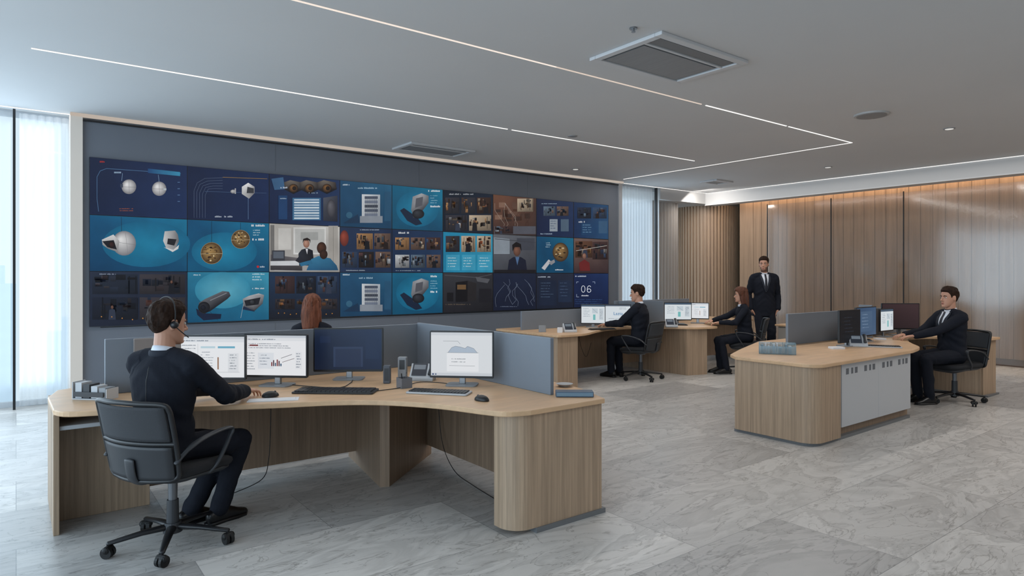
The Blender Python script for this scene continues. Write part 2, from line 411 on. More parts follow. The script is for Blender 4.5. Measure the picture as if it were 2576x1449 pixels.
def cassette(x0,x1,y0,y1,label,alongx=True):
    e=thing('air_conditioner_vent',label,'ceiling vent',((x0+x1)/2,(y0+y1)/2,CZ)); w=(x1-x0)/2;h=(y1-y0)/2
    mb=MB(); t=.07
    for a in ((-w,w,-h,-h+t),(-w,w,h-t,h),(-w,-w+t,-h+t,h-t),(w-t,w,-h+t,h-t)): mb.box(*a,-.03,0)
    mb.box(-w+.06,w-.06,-h*.42-.012,-h*.42+.012,-.028,0)
    mb.build('frame',M('vent_frame',C(200,201,203),.5),e,bevel=.006)
    g=MB(); g.box(-w+t+.04,w-t-.04,-h*.42+.04,h-t-.02,-.022,-.004)
    g.build('grille',M('vent_grille',C(135,136,138),.6,noise=(60,.06,(1,.05,1))),e)
    g=MB().box(-w+t+.02,w-t-.02,-h+t+.02,-h*.42-.03,-.02,-.006); g.build('louver',M('vent_louver',C(116,117,119),.6),e)
    g=MB().box(-w+t,w-t,-h+t,h-t,-.004,-.001).box(-w+t,-w+t+.03,-h+t,h-t,-.012,-.004); g.build('slot',RUB,e)
    return e
cassette(3.97,5.13,3.32,4.12,'square grey air conditioning cassette set in the ceiling')
cassette(4.43,5.52,8.18,8.78,'rectangular grey air vent in the ceiling near the display wall')
cassette(10.9,11.45,7.75,8.15,'small grey air vent in the ceiling near the wood pillar')
e=thing('ceiling_speaker','round flush ceiling speaker with grey grille','ceiling speaker',(8.0,3.56,CZ))
MB().cyl((0,0,-.018),(0,0,0),.185,.19,n=36).build('rim',M('spk_rim',C(180,180,180),.5),e)
MB().cyl((0,0,-.022),(0,0,-.017),.16,.16,n=36).build('grille',M('spk_grille',C(140,140,141),.6),e)
for (u,v,lit) in ((2388,323,1),(1448,425,1),(2083,420,1),(1440,342,0)):
    d=FOC*(CZ-CH)/(HOR-v); p=(FW+RT*((u-1288)/FOC))*d
    e=thing('downlight','small round recessed downlight in the ceiling','ceiling light',(p.x,p.y,CZ),group='recessed ceiling downlights')
    MB().cyl((0,0,-.01),(0,0,0),.065,.07,n=24).build('rim',M('dl_rim',C(150,150,150),.5),e)
    MB().cyl((0,0,-.012),(0,0,-.009),.048,.048,n=24).build('lamp',emit('dl_lit',(1,.97,.92),.7) if lit else GRY,e)
e=thing('sprinkler_head','small metal fire sprinkler head on the ceiling','sprinkler',(3.76,3.42,CZ))
MB().cyl((0,0,-.012),(0,0,0),.03,.03).build('escutcheon',MET,e); MB().cyl((0,0,-.03),(0,0,-.01),.008,.008).cyl((0,0,-.034),(0,0,-.03),.016,.016).build('deflector',MET,e)
# ---------------------------------------------------------------- video wall
YS=YW-.05
def wmap(u,v,l):
    t=(u-1288)/FOC; d=FW+RT*t; s=YS/d.y
    return (d.x*s, YS-.0008*l, CH-(v-HOR)/FOC*s)
def wx(u): return wmap(u,700,0)[0]
cols=[225,471,677,855,986,1114,1240,1349,1443,1531]
X0=[wx(c) for c in cols]; ZT,Z1,Z2,ZB=2.905,2.225,1.558,.905
rowz=[ZT,Z1,Z2,ZB]
def rowv(u,z):
    t=(u-1288)/FOC; d=FW+RT*t; s=YS/d.y; return HOR-(z-CH)*FOC/s
WARM=[(140,92,55),(180,135,90),(66,43,34),(110,76,58),(205,184,158),(56,56,66),(40,34,34)]
COOL=[(60,80,110),(100,120,140),(150,160,170),(40,50,70),(120,96,84),(76,54,54),(34,40,54)]
DARK=[(40,50,68),(52,58,74),(30,38,55),(64,60,66),(54,46,48)]
MIX=COOL+WARM+[(190,195,200)]
NAVY=(24,44,84); NAVD=(18,32,64)
def paint(r,k,c,a,b,vt,vb):
    w=b-a; m=(a+b)/2; t=(vt(a)+vt(b))/2; bt=(vb(a)+vb(b))/2; h=bt-t
    def bg(c1,c2,c3=None,c4=None):
        e=.8; c.poly([(a+e,vt(a)+e),(b-e,vt(b)+e),(b-e,vb(b)-e),(a+e,vb(a)-e)],[c1,c2,c3 or c2,c4 or c1])
    def glow(cx,cy,rx,ry,ci,co): c.ell(cx,cy,rx,ry,ci,co,n=30,hx=0,hy=0)
    if (r,k)==(0,0):
        bg(NAVD,NAVY,(26,48,90),NAVD)
        c.line([(248,532),(244,500),(244,445),(252,430),(268,424),(455,437)],1.3,(80,118,158))
        c.poly([(372,424),(453,433),(453,443),(372,435)],[(30,70,120),(60,150,190),(60,150,190),(30,70,120)])
        c.text(287,432,24,1,(150,175,200),4); c.text(246,405,18,1,(170,50,46),4); c.text(300,524,40,2,(150,84,60),2.2,5)
        c.line([(308,436),(306,455)],1,(130,160,190)); c.line([(398,440),(400,458)],1,(130,160,190))
        for x,y,rr in ((324,470,18.5),(400,475,18)):
            c.ell(x,y,rr,rr,(250,250,250),(130,130,134)); c.line([(x-rr,y),(x+rr,y+1)],.7,(110,110,115)); c.line([(x,y-rr),(x+1,y+rr)],.7,(130,130,135))
        c.rect(302,463,309,472,(60,70,90)); c.rect(411,474,418,479,(190,200,205))
        for i in range(4): c.rect(446,458+i*16,452,460+i*16,(90,120,160))
    elif (r,k)==(0,1):
        bg(NAVD,NAVY,NAVY,NAVD)
        for i in range(5):
            o=i*7; c.line([(488+o,548),(488+o,480+o*.4),(496+o,460+o*.55),(515+o,449+o*.9),(560,447+o)],.9,(84,98,124))
        c.line([(560,446),(672,450)],1.2,(150,120,70)); c.line([(515,482),(670,486)],.8,(80,104,138)); c.line([(624,486),(624,552)],1,(110,140,180))
        c.poly([(608,470),(624,460),(640,470),(640,486),(626,500),(608,488)],[(225,225,225),(240,240,240),(150,150,155),(120,120,125),(160,160,160),(200,200,200)])
        c.poly([(622,470),(638,474),(638,486),(620,486)],(60,62,68)); c.ell(586,482,7,5,(210,210,212),(120,120,122)); c.rect(590,474,593,488,(180,180,182))
        c.text(540,543,45,1,(170,180,195),4)
    elif (r,k)==(0,2):
        bg((22,38,72),(32,54,92))
        for x in (738,778,822):
            c.poly([(x-25,t+h*.12),(x-8,t+h*.07),(x+22,t+h*.12),(x+25,t+h*.26),(x,t+h*.36),(x-24,t+h*.26)],[(70,64,60),(120,112,104),(60,54,52),(26,24,28),(16,16,20),(34,32,36)])
            c.ell(x,t+h*.24,12,11,(140,98,54),(24,20,20)); c.ell(x+2,t+h*.24,5,5,(40,30,26),(12,10,12))
        c.poly([(682,450),(712,446),(716,476),(690,478)],(60,98,136)); c.text(705,470,26,1,(190,200,215),4); c.text(776,484,35,1,(130,150,170),3)
        c.rect(700,492,722,552,(30,66,110)); c.text(704,498,16,1,(150,170,190),3)
        c.rect(735,498,806,554,(62,110,148))
        for i in range(8): c.rect(739,501+i*6.6,802,505+i*6.6,(215,228,236) if i%2 else (180,200,218)); c.l-=1
        c.l+=1; c.poly([(812,498),(848,492),(848,558),(812,556)],[(80,84,96),(56,60,72),(34,36,46),(48,52,64)]); c.ell(832,524,11,22,(110,110,118),(56,56,64))
    elif k==3 and r in (0,2):
        bg((32,78,112),(40,98,132),(24,66,98),(26,68,100)); c.text(900,t+12,50,1,(150,180,200),4,5)
        c.text(862,t+4,22,1,(190,205,215),3.5)
        y=t+h*.26; c.poly([(910,y),(956,y+1),(956,y+h*.62),(910,y+h*.62)],[(215,220,224),(180,188,196),(140,148,156),(190,196,202)]) 
        for i in range(6): c.rect(917,y+5+i*h*.095,950,y+5+i*h*.095+h*.06,[(60,70,90),(120,130,150),(40,46,60)][i%3]); c.l-=1
        c.l+=1
        for i in range(12): c.rect(918+i*2.6,y+6,919+i*2.6,y+h*.5,(100,108,120)); c.l-=1
        c.l+=1; c.rect(905,y+h*.48,962,y+h*.63,(140,148,158)); c.poly([(862,t+h*.9),(900,t+h*.7),(905,t+h*.9)],(28,56,84))
        c.ell(878,t+h*.72,8,8,(54,100,128)); c.rect(966,t+h*.2,982,t+h*.85,(38,84,116))
    elif k==4 and r in (0,2):
        bg((18,98,132),(24,122,156),(12,78,112),(12,84,116)); glow(m,t+h*.5,w*.42,h*.42,(32,132,168),(18,104,140))
        y0=t+h*.5
        c.poly([(1006,y0+4),(1016,y0-2),(1050,y0+22),(1062,y0+38),(1046,y0+42),(1024,y0+30)],(22,38,62))
        c.poly([(1038,t+h*.22),(1060,t+h*.14),(1078,t+h*.20),(1078,t+h*.36),(1060,t+h*.58),(1040,t+h*.72),(1034,t+h*.52)],[(145,147,152),(170,172,176),(116,118,124),(86,88,94),(62,64,72),(54,56,64),(122,124,130)])
        c.ell(1052,t+h*.62,15,12,(60,64,72),(16,18,24)); c.poly([(1046,t+h*.26),(1064,t+h*.22),(1062,t+h*.42),(1044,t+h*.48)],(88,90,98))
        c.text(1077,t+7,30,1,(215,225,230),4.5); c.text(1082,t+20,18,4,(130,178,198),2.4,6); c.text(1082,t+46,28,1,(225,230,235),4.5)
    elif (r,k)==(0,5):
        bg((16,28,44),(20,34,52)); c.text(1130,t+4,100,1,(180,185,190),3)
        c.collage(1118,t+12,1237,t+h*.55,3,1,WARM); c.collage(1118,t+h*.55,1237,bt-3,2,1,WARM+[(220,225,230)])
    elif (r,k)==(0,6):
        bg((112,74,56),(82,58,50),(56,42,40),(68,48,44))
        for i in range(18):
            q=random.choice([(60,42,36),(130,100,84),(96,70,58),(76,54,46)]); x=random.uniform(1244,1320); y=random.uniform(t+5,bt-40); c.rect(x,y,x+random.uniform(4,24),y+random.uniform(3,22),q); c.l-=1
        c.l+=1
        for i in range(9):
            x=1252+random.random()*80; y=t+h*.9; pts=[(x,y)]
            for j in range(4): x+=random.uniform(-14,16); y-=h*.18; pts.append((min(1345,max(1244,x)),y))
            c.line(pts,.7,(160,146,136) if i%2 else (60,40,34))
        c.rect(1242,bt-22,1347,bt-2,(86,88,98)); c.cell(1244,bt-22,1290,bt-3,COOL); c.cell(1300,t+6,1340,t+h*.4,WARM)
    elif (r,k)==(0,7):
        bg(NAVD,(30,50,86)); c.text(1362,t+8,60,1,(150,170,190),2)
        c.collage(1365,t+14,1432,t+h*.45,2,1,COOL); c.rect(1382,t+h*.52,1402,t+h*.85,(150,160,170)); c.rect(1410,t+h*.52,1430,t+h*.85,(80,100,120)); c.text(1384,t+h*.56,16,4,(60,80,110),2,6)
        c.text(1356,t+h*.9,40,1,(150,170,190),3)
    elif (r,k)==(0,8):
        bg((24,48,86),(38,78,116)); c.collage(1450,t+8,1528,t+h*.45,2,1,COOL); c.text(1455,t+h*.5,20,1,(200,205,210),4)
        c.rect(1462,t+h*.55,1500,t+h*.9,(30,66,104)); c.rect(1505,t+h*.5,1527,t+h*.85,(56,90,122)); c.text(1465,t+h*.6,30,4,(110,150,180),2,6)
    elif (r,k)==(1,0):
        bg((14,86,128),(22,120,158),(12,78,116),(10,64,102)); glow(m+20,t+h*.5,w*.45,h*.42,(28,132,170),(18,104,142))
        c.line([(305,546),(306,584)],1,(20,30,50)); c.ell(312,612,30,31,(250,250,250),(130,130,136)); c.line([(285,608),(341,616)],.7,(130,130,135)); c.line([(315,582),(322,642)],.7,(140,140,145))
        c.poly([(256,603),(285,590),(300,606),(296,634),(272,626),(258,616)],[(210,210,210),(235,235,235),(180,180,180),(140,140,142),(120,120,124),(160,160,160)])
        c.poly([(257,607),(286,604),(294,628),(270,622)],(30,30,36)); c.ell(281,616,8,9,(70,40,34),(12,12,14))
        c.poly([(414,582),(440,580),(447,590),(450,606),(440,628),(418,624),(410,606)],[(200,200,200),(150,150,152),(120,120,122),(100,100,104),(160,160,162),(190,190,192),(215,215,215)])
        c.poly([(422,600),(444,602),(438,618),(420,614)],(35,35,40)); c.poly([(412,622),(436,628),(450,616),(448,626),(434,634)],(225,225,225))
    elif (r,k)==(1,1):
        bg((12,80,120),(22,120,160),(12,78,116),(12,90,128)); glow(m-10,t+h*.6,w*.4,h*.38,(32,136,174),(18,106,144))
        for x,y,rr in ((605,602,23.5),(532,637,27.5)):
            c.line([(x,y-rr),(x,vt(x)+2)],1,(20,40,60)); c.ell(x,y,rr,rr,(186,150,92),(58,40,24))
            for i in range(34):
                q=random.uniform(-.8,.7)*rr; z=random.uniform(-.8,.7)*rr
                if q*q+z*z>(.8*rr)**2: continue
                c.ell(x+q,y+z,rr*random.uniform(.04,.15),rr*random.uniform(.03,.10),random.choice([(60,42,26),(120,92,54),(215,195,155),(86,62,36),(44,32,22),(100,76,44)]),n=7); c.l-=1
            c.l+=1; c.ring(x,y,rr*.98,rr*.98,1.2,(160,132,88)); c.line([(x-rr,y+2),(x+rr,y+1)],.8,(210,190,150))
        c.text(628,565,44,1,(225,230,235),5); c.text(636,578,18,3,(180,205,215),2.4,6); c.text(634,600,38,1,(225,230,235),5); c.ell(648,671,3,3,(200,40,40)); c.text(653,669,14,1,(190,200,210),4)
    elif (r,k)==(1,2):
        bg((186,182,176),(204,202,198),(160,158,156),(178,176,174))
        c.rect(680,566,690,680,(120,118,116)); c.rect(738,572,820,640,(222,222,220)); c.rect(742,576,816,636,(195,196,194)); c.rect(826,568,850,680,(170,166,160)); c.line([(838,570),(838,680)],1,(130,126,120))
        c.rect(700,574,732,628,(206,204,200)); c.rect(756,584,800,604,(170,172,170))
        c.poly([(680,640),(760,650),(760,681),(680,679)],[(95,92,96),(110,106,108),(60,58,62),(60,58,62)]); c.poly([(680,657),(742,656),(765,668),(680,668)],(215,218,222)); c.rect(684,630,716,656,(60,62,70)); c.rect(687,633,713,650,(96,104,116))
        c.poly([(752,668),(750,638),(758,628),(772,624),(786,630),(790,668)],[(30,32,40),(44,48,58),(40,44,54),(30,32,40),(24,26,34),(20,22,28)]); c.poly([(768,626),(774,626),(772,640)],(225,225,230)); c.ell(770,613,8,10.5,(204,160,138),(140,96,80)); c.poly([(760,612),(762,601),(772,598),(780,603),(780,612),(777,605),(764,605)],(40,28,24))
        c.poly([(752,644),(742,656),(756,664),(766,654)],(36,38,48))
        c.poly([(770,680),(782,652),(800,644),(830,650),(846,668),(850,680)],[(40,100,140),(60,130,168),(56,126,164),(46,108,144),(36,90,126),(30,76,110)]); c.poly([(752,662),(782,654),(786,664),(756,670)],(48,112,150)); c.ell(808,624,12,15,(94,60,42),(46,28,20)); c.ell(813,640,10,12,(70,46,34),(40,26,20))
    elif (r,k)==(1,3):
        bg((36,54,84),(28,46,76)); c.ell(866,t+26,11,20,(160,74,56),(100,44,38)); c.collage(895,t+12,984,t+h*.5,2,1,MIX); c.collage(858,t+h*.52,984,bt-10,3,1,MIX); c.text(870,bt-6,70,1,(170,180,190),2); c.text(905,t+4,60,1,(170,180,190),2)
    elif (r,k)==(1,4):
        bg((24,46,78),(32,58,92)); c.collage(992,t+16,1110,t+h*.48,3,1,MIX); c.collage(992,t+h*.56,1110,bt-10,3,1,COOL+[(205,208,212)]); c.text(995,t+4,40,1,(210,215,220),4.5); c.text(995,bt-6,90,1,(150,165,180),2)
    elif (r,k)==(1,5):
        bg((28,130,168),(46,150,184)); c.collage(1119,t+6,1237,t+h*.5,3,1,WARM+[(190,86,40),(210,205,200)])
        for i in range(3): c.rect(1122+i*39,t+h*.55,1156+i*39,bt-6,(62,160,194)); c.text(1126+i*39,t+h*.62,26,4,(205,228,235),2,7)
    elif (r,k)==(1,6):
        bg((104,108,116),(86,90,98),(52,54,62),(66,70,78)); c.poly([(1242,t+6),(1282,t+10),(1282,t+h*.5),(1242,t+h*.5)],(140,150,160)); c.rect(1300,t+8,1345,t+h*.4,(66,70,80)); c.line([(1244,t+h*.1),(1347,t+h*.2)],1.5,(60,62,70))
        c.poly([(1276,bt-3),(1280,t+h*.66),(1291,t+h*.58),(1310,t+h*.58),(1322,t+h*.66),(1326,bt-3)],(24,30,48)); c.poly([(1296,t+h*.58),(1306,t+h*.58),(1301,t+h*.8)],(80,110,150)); c.ell(1300,t+h*.42,9,13,(134,94,76),(84,56,46)); c.poly([(1289,t+h*.44),(1288,t+h*.26),(1298,t+h*.18),(1310,t+h*.24),(1312,t+h*.44),(1307,t+h*.32),(1294,t+h*.32)],(20,16,18)); c.rect(1242,bt-8,1347,bt-1,(24,24,30))
    elif (r,k)==(1,7):
        bg((14,72,108),(24,114,148),(12,70,104),(12,78,112)); c.ell(1410,t+h*.42,20,24,(176,140,88),(60,42,28))
        for i in range(16): c.ell(1410+random.uniform(-11,11),t+h*.42+random.uniform(-14,14),3.4,2,random.choice([(50,36,24),(205,185,150),(110,80,48),(80,58,36)]),n=7); c.l-=1
        c.l+=1; c.poly([(1362,t+h*.86),(1380,t+h*.62),(1386,t+h*.68),(1370,t+h*.92)],(205,205,208)); c.poly([(1380,t+h*.7),(1394,t+h*.62),(1396,t+h*.7),(1386,t+h*.78)],(150,150,155)); c.text(1372,t+14,14,3,(180,200,210),2,5); c.text(1396,bt-10,34,1,(220,225,230),3)
    elif (r,k)==(1,8):
        bg((118,96,90),(96,78,74),(54,40,44),(64,46,48)); c.cell(1447,t+6,1490,t+h*.55,WARM); c.cell(1490,t+8,1528,t+h*.6,COOL+[(190,185,180)]); c.poly([(1458,bt-6),(1456,t+h*.7),(1470,t+h*.6),(1482,t+h*.7),(1484,bt-6)],(110,38,38)); c.ell(1469,t+h*.5,5,7,(170,126,108),(116,82,68)); c.line([(1448,t+h*.35),(1526,t+h*.2)],1.2,(190,185,180))
    elif (r,k)==(2,0):
        bg((40,50,70),(36,46,66),(26,34,52),(30,38,56)); c.collage(230,688,468,742,2,1,DARK); c.collage(230,746,468,806,2,1,DARK+[(84,56,48)]); c.text(250,688,60,1,(140,150,170),3)
        for i in range(8): c.ell(255+i*26,800+random.uniform(-4,6),1.6,1.6,(210,146,74),n=8); c.l-=1
    elif (r,k)==(2,1):
        bg((38,124,158),(64,156,186),(24,104,140),(14,80,116)); glow(560,730,70,46,(100,182,206),(54,144,176))
        c.poly([(493,776),(515,788),(557,790),(555,802),(512,806),(496,792)],(22,34,60))
        c.poly([(500,762),(516,752),(560,732),(576,734),(580,744),(572,752),(530,782),(512,790),(500,782)],[(92,94,100),(104,106,112),(112,114,120),(80,82,90),(50,52,60),(40,42,48),(30,32,38),(26,28,34),(60,62,68)])
        c.ell(513,773,15,14,(52,54,62),(14,15,18)); c.ell(511,774,7,7,(34,38,52),(8,8,12)); c.line([(528,756),(570,737)],2,(140,144,150)); c.line([(514,768),(548,806)],.8,(30,40,60))
        c.poly([(608,778),(640,784),(640,768),(616,762)],(30,44,70)); c.poly([(610,752),(626,744),(650,738),(664,742),(660,764),(640,782),(612,770)],[(150,152,156),(185,186,190),(205,205,206),(150,150,154),(84,86,92),(50,52,58),(96,98,104)]); c.poly([(614,756),(655,748),(650,766),(618,770)],(34,36,42)); c.ell(634,760,8,7,(70,74,80),(12,12,14)); c.line([(612,765),(605,800)],.8,(180,185,190))
        c.text(634,688,34,3,(190,215,225),3,7); c.text(634,724,34,1,(225,230,235),3); c.text(486,690,24,1,(190,210,220),3)
    elif (r,k)==(2,2):
        bg((32,56,86),(26,48,78),(24,28,38),(22,26,36)); c.collage(690,t+8,850,t+h*.48,3,1,COOL); c.collage(690,t+h*.56,850,t+h*.82,3,1,WARM[:4]+DARK)
        for i in range(10): c.ell(700+i*15,bt-12+random.uniform(-3,3),1.4,1.4,(200,136,56),n=8); c.l-=1
        c.l+=1; c.text(770,bt-6,40,1,(110,130,160),2)
    elif (r,k)==(2,5):
        bg((56,58,64),(48,50,56),(26,26,30),(34,34,40)); c.poly([(1146,t+24),(1176,t+20),(1176,t+72),(1146,t+74)],(18,18,22)); c.poly([(1176,t+20),(1198,t+26),(1198,t+70),(1176,t+72)],(40,38,40)); c.rect(1150,t+30,1172,t+42,(110,84,56)); c.rect(1124,t+50,1140,t+72,(22,22,26)); c.line([(1118,t+6),(1200,t+12),(1236,t+4)],1.6,(84,86,92)); c.poly([(1196,t+10),(1232,t+16),(1226,t+26),(1200,t+22)],(90,92,98)); c.rect(1205,t+40,1236,t+74,(30,30,36)); c.text(1120,t+78,80,1,(90,80,70),3)
    elif (r,k)==(2,6):
        bg((26,36,60),(28,38,62),(20,28,48),(20,28,50))
        for i in range(8):
            x=1256+random.random()*74; y=t+10+random.random()*20; pts=[(x,y)]
            for j in range(5): x+=random.uniform(-12,12); y+=h*.12; pts.append((min(1344,max(1246,x)),min(y,bt-4)))
            c.line(pts,.7,(110,120,140))
        c.text(1258,bt-10,50,1,(100,110,130),2)
    elif (r,k)==(2,7):
        bg((34,42,60),(38,46,64),(26,34,52),(26,34,52)); c.text(1353,t+8,40,1,(170,180,195),3); c.rect(1356,t+18,1400,bt-8,(28,40,62)); c.rect(1404,t+18,1438,bt-16,(32,46,70)); c.text(1360,t+24,34,6,(90,110,135),1.5,7); c.text(1408,t+24,26,5,(84,104,134),1.5,8)
    elif (r,k)==(2,8):
        bg((24,42,84),(28,52,98),(18,34,70),(18,32,66)); c.text(1447,t+6,30,1,(200,210,225),3)
        y=727; W_=(235,240,250); c.ring(1467,y,4.6,8.2,1.5,W_); c.ring(1481.5,y+3.8,4.6,4.4,1.5,W_)
        c.line([(1476.9,y+3.8),(1476.9,y-1.4),(1478,y-5.4),(1480.6,y-8.0),(1483.6,y-7.8),(1485.8,y-5.2)],1.5,W_)
        c.line([(1450,y-14),(1450,y-18),(1455,y-18)],1,(170,185,210)); c.line([(1490,y-18),(1496,y-18),(1496,y-13)],1,(170,185,210)); c.line([(1450,y+13),(1450,y+20),(1456,y+20)],1,(170,185,210))
        c.text(1462,y+15,26,1,(225,230,240),3); c.text(1446,y+26,70,3,(60,90,140),1.5,5)
names={(0,0):'navy screen with two white dome cameras',(0,1):'navy screen with curved lines and white camera',(0,2):'navy screen with dome cameras and blinds picture',(1,0):'teal screen with two white security cameras',(1,1):'teal screen with two brass spheres',(1,2):'screen showing two people talking in a white office',(2,1):'teal screen with two dark bullet security cameras',(2,8):'navy screen showing the digits 06',(1,6):'grey screen showing a person in a dark suit',(1,7):'teal screen with a brass sphere',(0,6):'brown photo screen with thin branches',(0,5):'screen with a grid of warm-toned photos',(1,5):'bright teal screen with orange photos and cards',(2,0):'dark screen with four dim surveillance views',(2,5):'dark grey screen with black boxes',(2,6):'dark screen with a line drawing'}
for r in range(3):
    for k in range(9):
        e=thing('display_panel','video wall '+names.get((r,k),{3:'blue-grey screen with a server rack picture',4:'teal screen with a large camera'}.get(k,'screen with a collage of surveillance pictures') if r!=1 else 'screen with a collage of small office pictures'),'screen',(0,0,0),group='video wall screens')
        za,zb=rowz[r],rowz[r+1]; g=.001
        MB().box(X0[k]+g,X0[k+1]-g,YS,YW-.001,zb+g,za-g).build('casing',BLK,e)
        c=Canvas(wmap); a,b=cols[k],cols[k+1]
        paint(r,k,c,a,b,lambda u,z=za:rowv(u,z),lambda u,z=zb:rowv(u,z))
        c.build('screen',SCR,e)
# ---------------------------------------------------------------- chair
def build_chair(loc,h,label):
    e=thing('office_chair',label,'chair',loc,h-math.pi/2,group='black office chairs')
    mb=MB(); pl=rrect(.50,.48,.12,6)
    lv=[(.425,.90),(.44,.97),(.455,1),(.472,.99),(.482,.93),(.486,.8)]
    vs=[];n=len(pl)
    for z,s in lv:
        for p in pl: vs.append((p[0]*s,p[1]*s+.02,z-(.03*max(0,(p[1]-.1)/.14))))
    fs=[tuple(range(n-1,-1,-1)),tuple(range(n*5,n*6))]
    for i in range(5):
        for j in range(n): fs.append((i*n+j,i*n+(j+1)%n,(i+1)*n+(j+1)%n,(i+1)*n+j))
    mb.add(vs,fs); mb.build('seat',SEATF,e,smooth=True)
    mb=MB(); vs=[]
    for z,s in ((.385,.55),(.40,.8),(.42,.92),(.428,.93)):
        for p in pl: vs.append((p[0]*s,p[1]*s+.02,z-(.03*max(0,(p[1]-.1)/.14))))
    fs=[tuple(range(n-1,-1,-1)),tuple(range(n*3,n*4))]
    for i in range(3):
        for j in range(n): fs.append((i*n+j,i*n+(j+1)%n,(i+1)*n+(j+1)%n,(i+1)*n+j))
    mb.add(vs,fs); mb.build('seat_shell',DGR,e,smooth=True)
    def bp(s,z,off=0):
        hw=.250 if z>.60 else .250-.012*(.60-z)/.2
        y=-.235-.09*((z-.42)/.45)**1.2 + .06*s*s - off
        return V((hw*s,y,z))
    def sheet(z0,z1,s0,s1,th,mat,name,nz=10,ns=12,off=0):
        mb=MB(); vs=[];fs=[]
        for o in (0,th):
            for i in range(nz+1):
                for j in range(ns+1): vs.append(bp(s0+(s1-s0)*j/ns,z0+(z1-z0)*i/nz,o+off))
        w=ns+1; N=(nz+1)*w
        for i in range(nz):
            for j in range(ns):
                a=i*w+j; fs.append((a,a+1,a+w+1,a+w)); fs.append((N+a,N+a+w,N+a+w+1,N+a+1))
        for j in range(ns): fs.append((j,N+j,N+j+1,j+1)); a=nz*w+j; fs.append((a,a+1,N+a+1,N+a))
        for i in range(nz): a=i*w; fs.append((a,a+w,N+a+w,N+a)); a=i*w+ns; fs.append((a,N+a,N+a+w,a+w))
        mb.add(vs,fs); return mb.build(name,mat,e,smooth=True)
    sheet(.645,.83,-.93,.93,.012,MESHB,'backrest')
    sheet(.435,.615,-.93,.93,.018,M('back_shell',C(44,46,50),.5),'lumbar_shell',off=-.004)
    mb=MB()
    def loop(pts,r,ref=None): 
        mb.loft(crom(pts,4),[r]*((len(pts)-1)*4+1),n=8)
    z0,z1=.43,.84
    loop([bp(-.8,z0),bp(-.97,z0+.02),bp(-1,.5),bp(-1,.62),bp(-1,.76),bp(-.99,z1-.03),bp(-.9,z1),bp(-.4,z1+.006),bp(0,z1+.008),bp(.4,z1+.006),bp(.9,z1),bp(.99,z1-.03),bp(1,.76),bp(1,.62),bp(1,.5),bp(.97,z0+.02),bp(.8,z0)],.014)
    loop([bp(-.8,z0),bp(-.4,z0-.006),bp(0,z0-.008),bp(.4,z0-.006),bp(.8,z0)],.013)
    loop([bp(-1,.63),bp(-.5,.63),bp(0,.63),bp(.5,.63),bp(1,.63)],.014)
    mb.build('backrest_frame',BLK,e,smooth=True)
    MB().loft(crom([(0,-.10,.405),(0,-.20,.40),(0,-.250,.43),(0,-.268,.48),(0,-.276,.54)],4),[(.035,.010)]*17,ref=(1,0,0),n=10).build('back_support',DGR,e,smooth=True)
    for s in (-1,1):
        pts=[(s*.248,-.21,.53),(s*.262,-.12,.60),(s*.268,.0,.635),(s*.268,.12,.645),(s*.266,.160,.630),(s*.262,.13,.56),(s*.255,.07,.47),(s*.22,.04,.415)]
        k=crom(pts,4); rr=[]
        for q in k: rr.append((.022,.009) if q.z>.60 else (.014,.009))
        MB().loft(k,rr,ref=(1,0,0),n=10).build('armrest',DGR,e,smooth=True)
    MB().cyl((0,0,.20),(0,0,.40),.022,.026).cyl((0,0,.36),(0,0,.40),.06,.09,n=16).build('gas_lift',M('gas_lift_grey',C(110,112,116),.35,metal=.6),e,smooth=False)
    MB().cyl((0,0,.075),(0,0,.25),.034,.030).cyl((0,0,.07),(0,0,.125),.05,.042).build('column',DGR,e)
    for i in range(5):
        a=rad(72*i+20); d=V((math.cos(a),math.sin(a),0))
        MB().loft([d*.03+Z*.10,d*.15+Z*.095,d*.31+Z*.075],[(.026,.018),(.022,.014),(.016,.011)],ref=d.cross(Z),n=10).build('leg',BLK,e,smooth=True)
        c=d*.31; sd=V((math.cos(a+.9),math.sin(a+.9),0))
        m=MB().cyl(c+Z*.05,c+Z*.08,.008)
        for q in (-.014,.014): m.cyl(c+sd*(q-.009)+Z*.030,c+sd*(q+.009)+Z*.030,.030,n=18)
        m.loft([c-sd*.02+Z*.045,c+sd*.02+Z*.045],[.02,.02],n=10)
        m.build('caster',RUB,e)
    return e
ch=build_chair((.70,4.07,0),rad(33),'black mesh-back office chair carrying a person in a dark suit')
copy_thing(ch,(2.2,6.0,0),rad(60)-math.pi/2,'black office chair behind the grey desk partition')
copy_thing(ch,(7.27,6.47,0),rad(105)-math.pi/2,'black office chair at the curved oak desk, person typing')
copy_thing(ch,(9.05,5.89,0),rad(125)-math.pi/2,'black office chair carrying a long-haired person at the desk')
copy_thing(ch,(8.95,3.03,0),rad(162)-math.pi/2,'black office chair beside the desk with white cabinet')
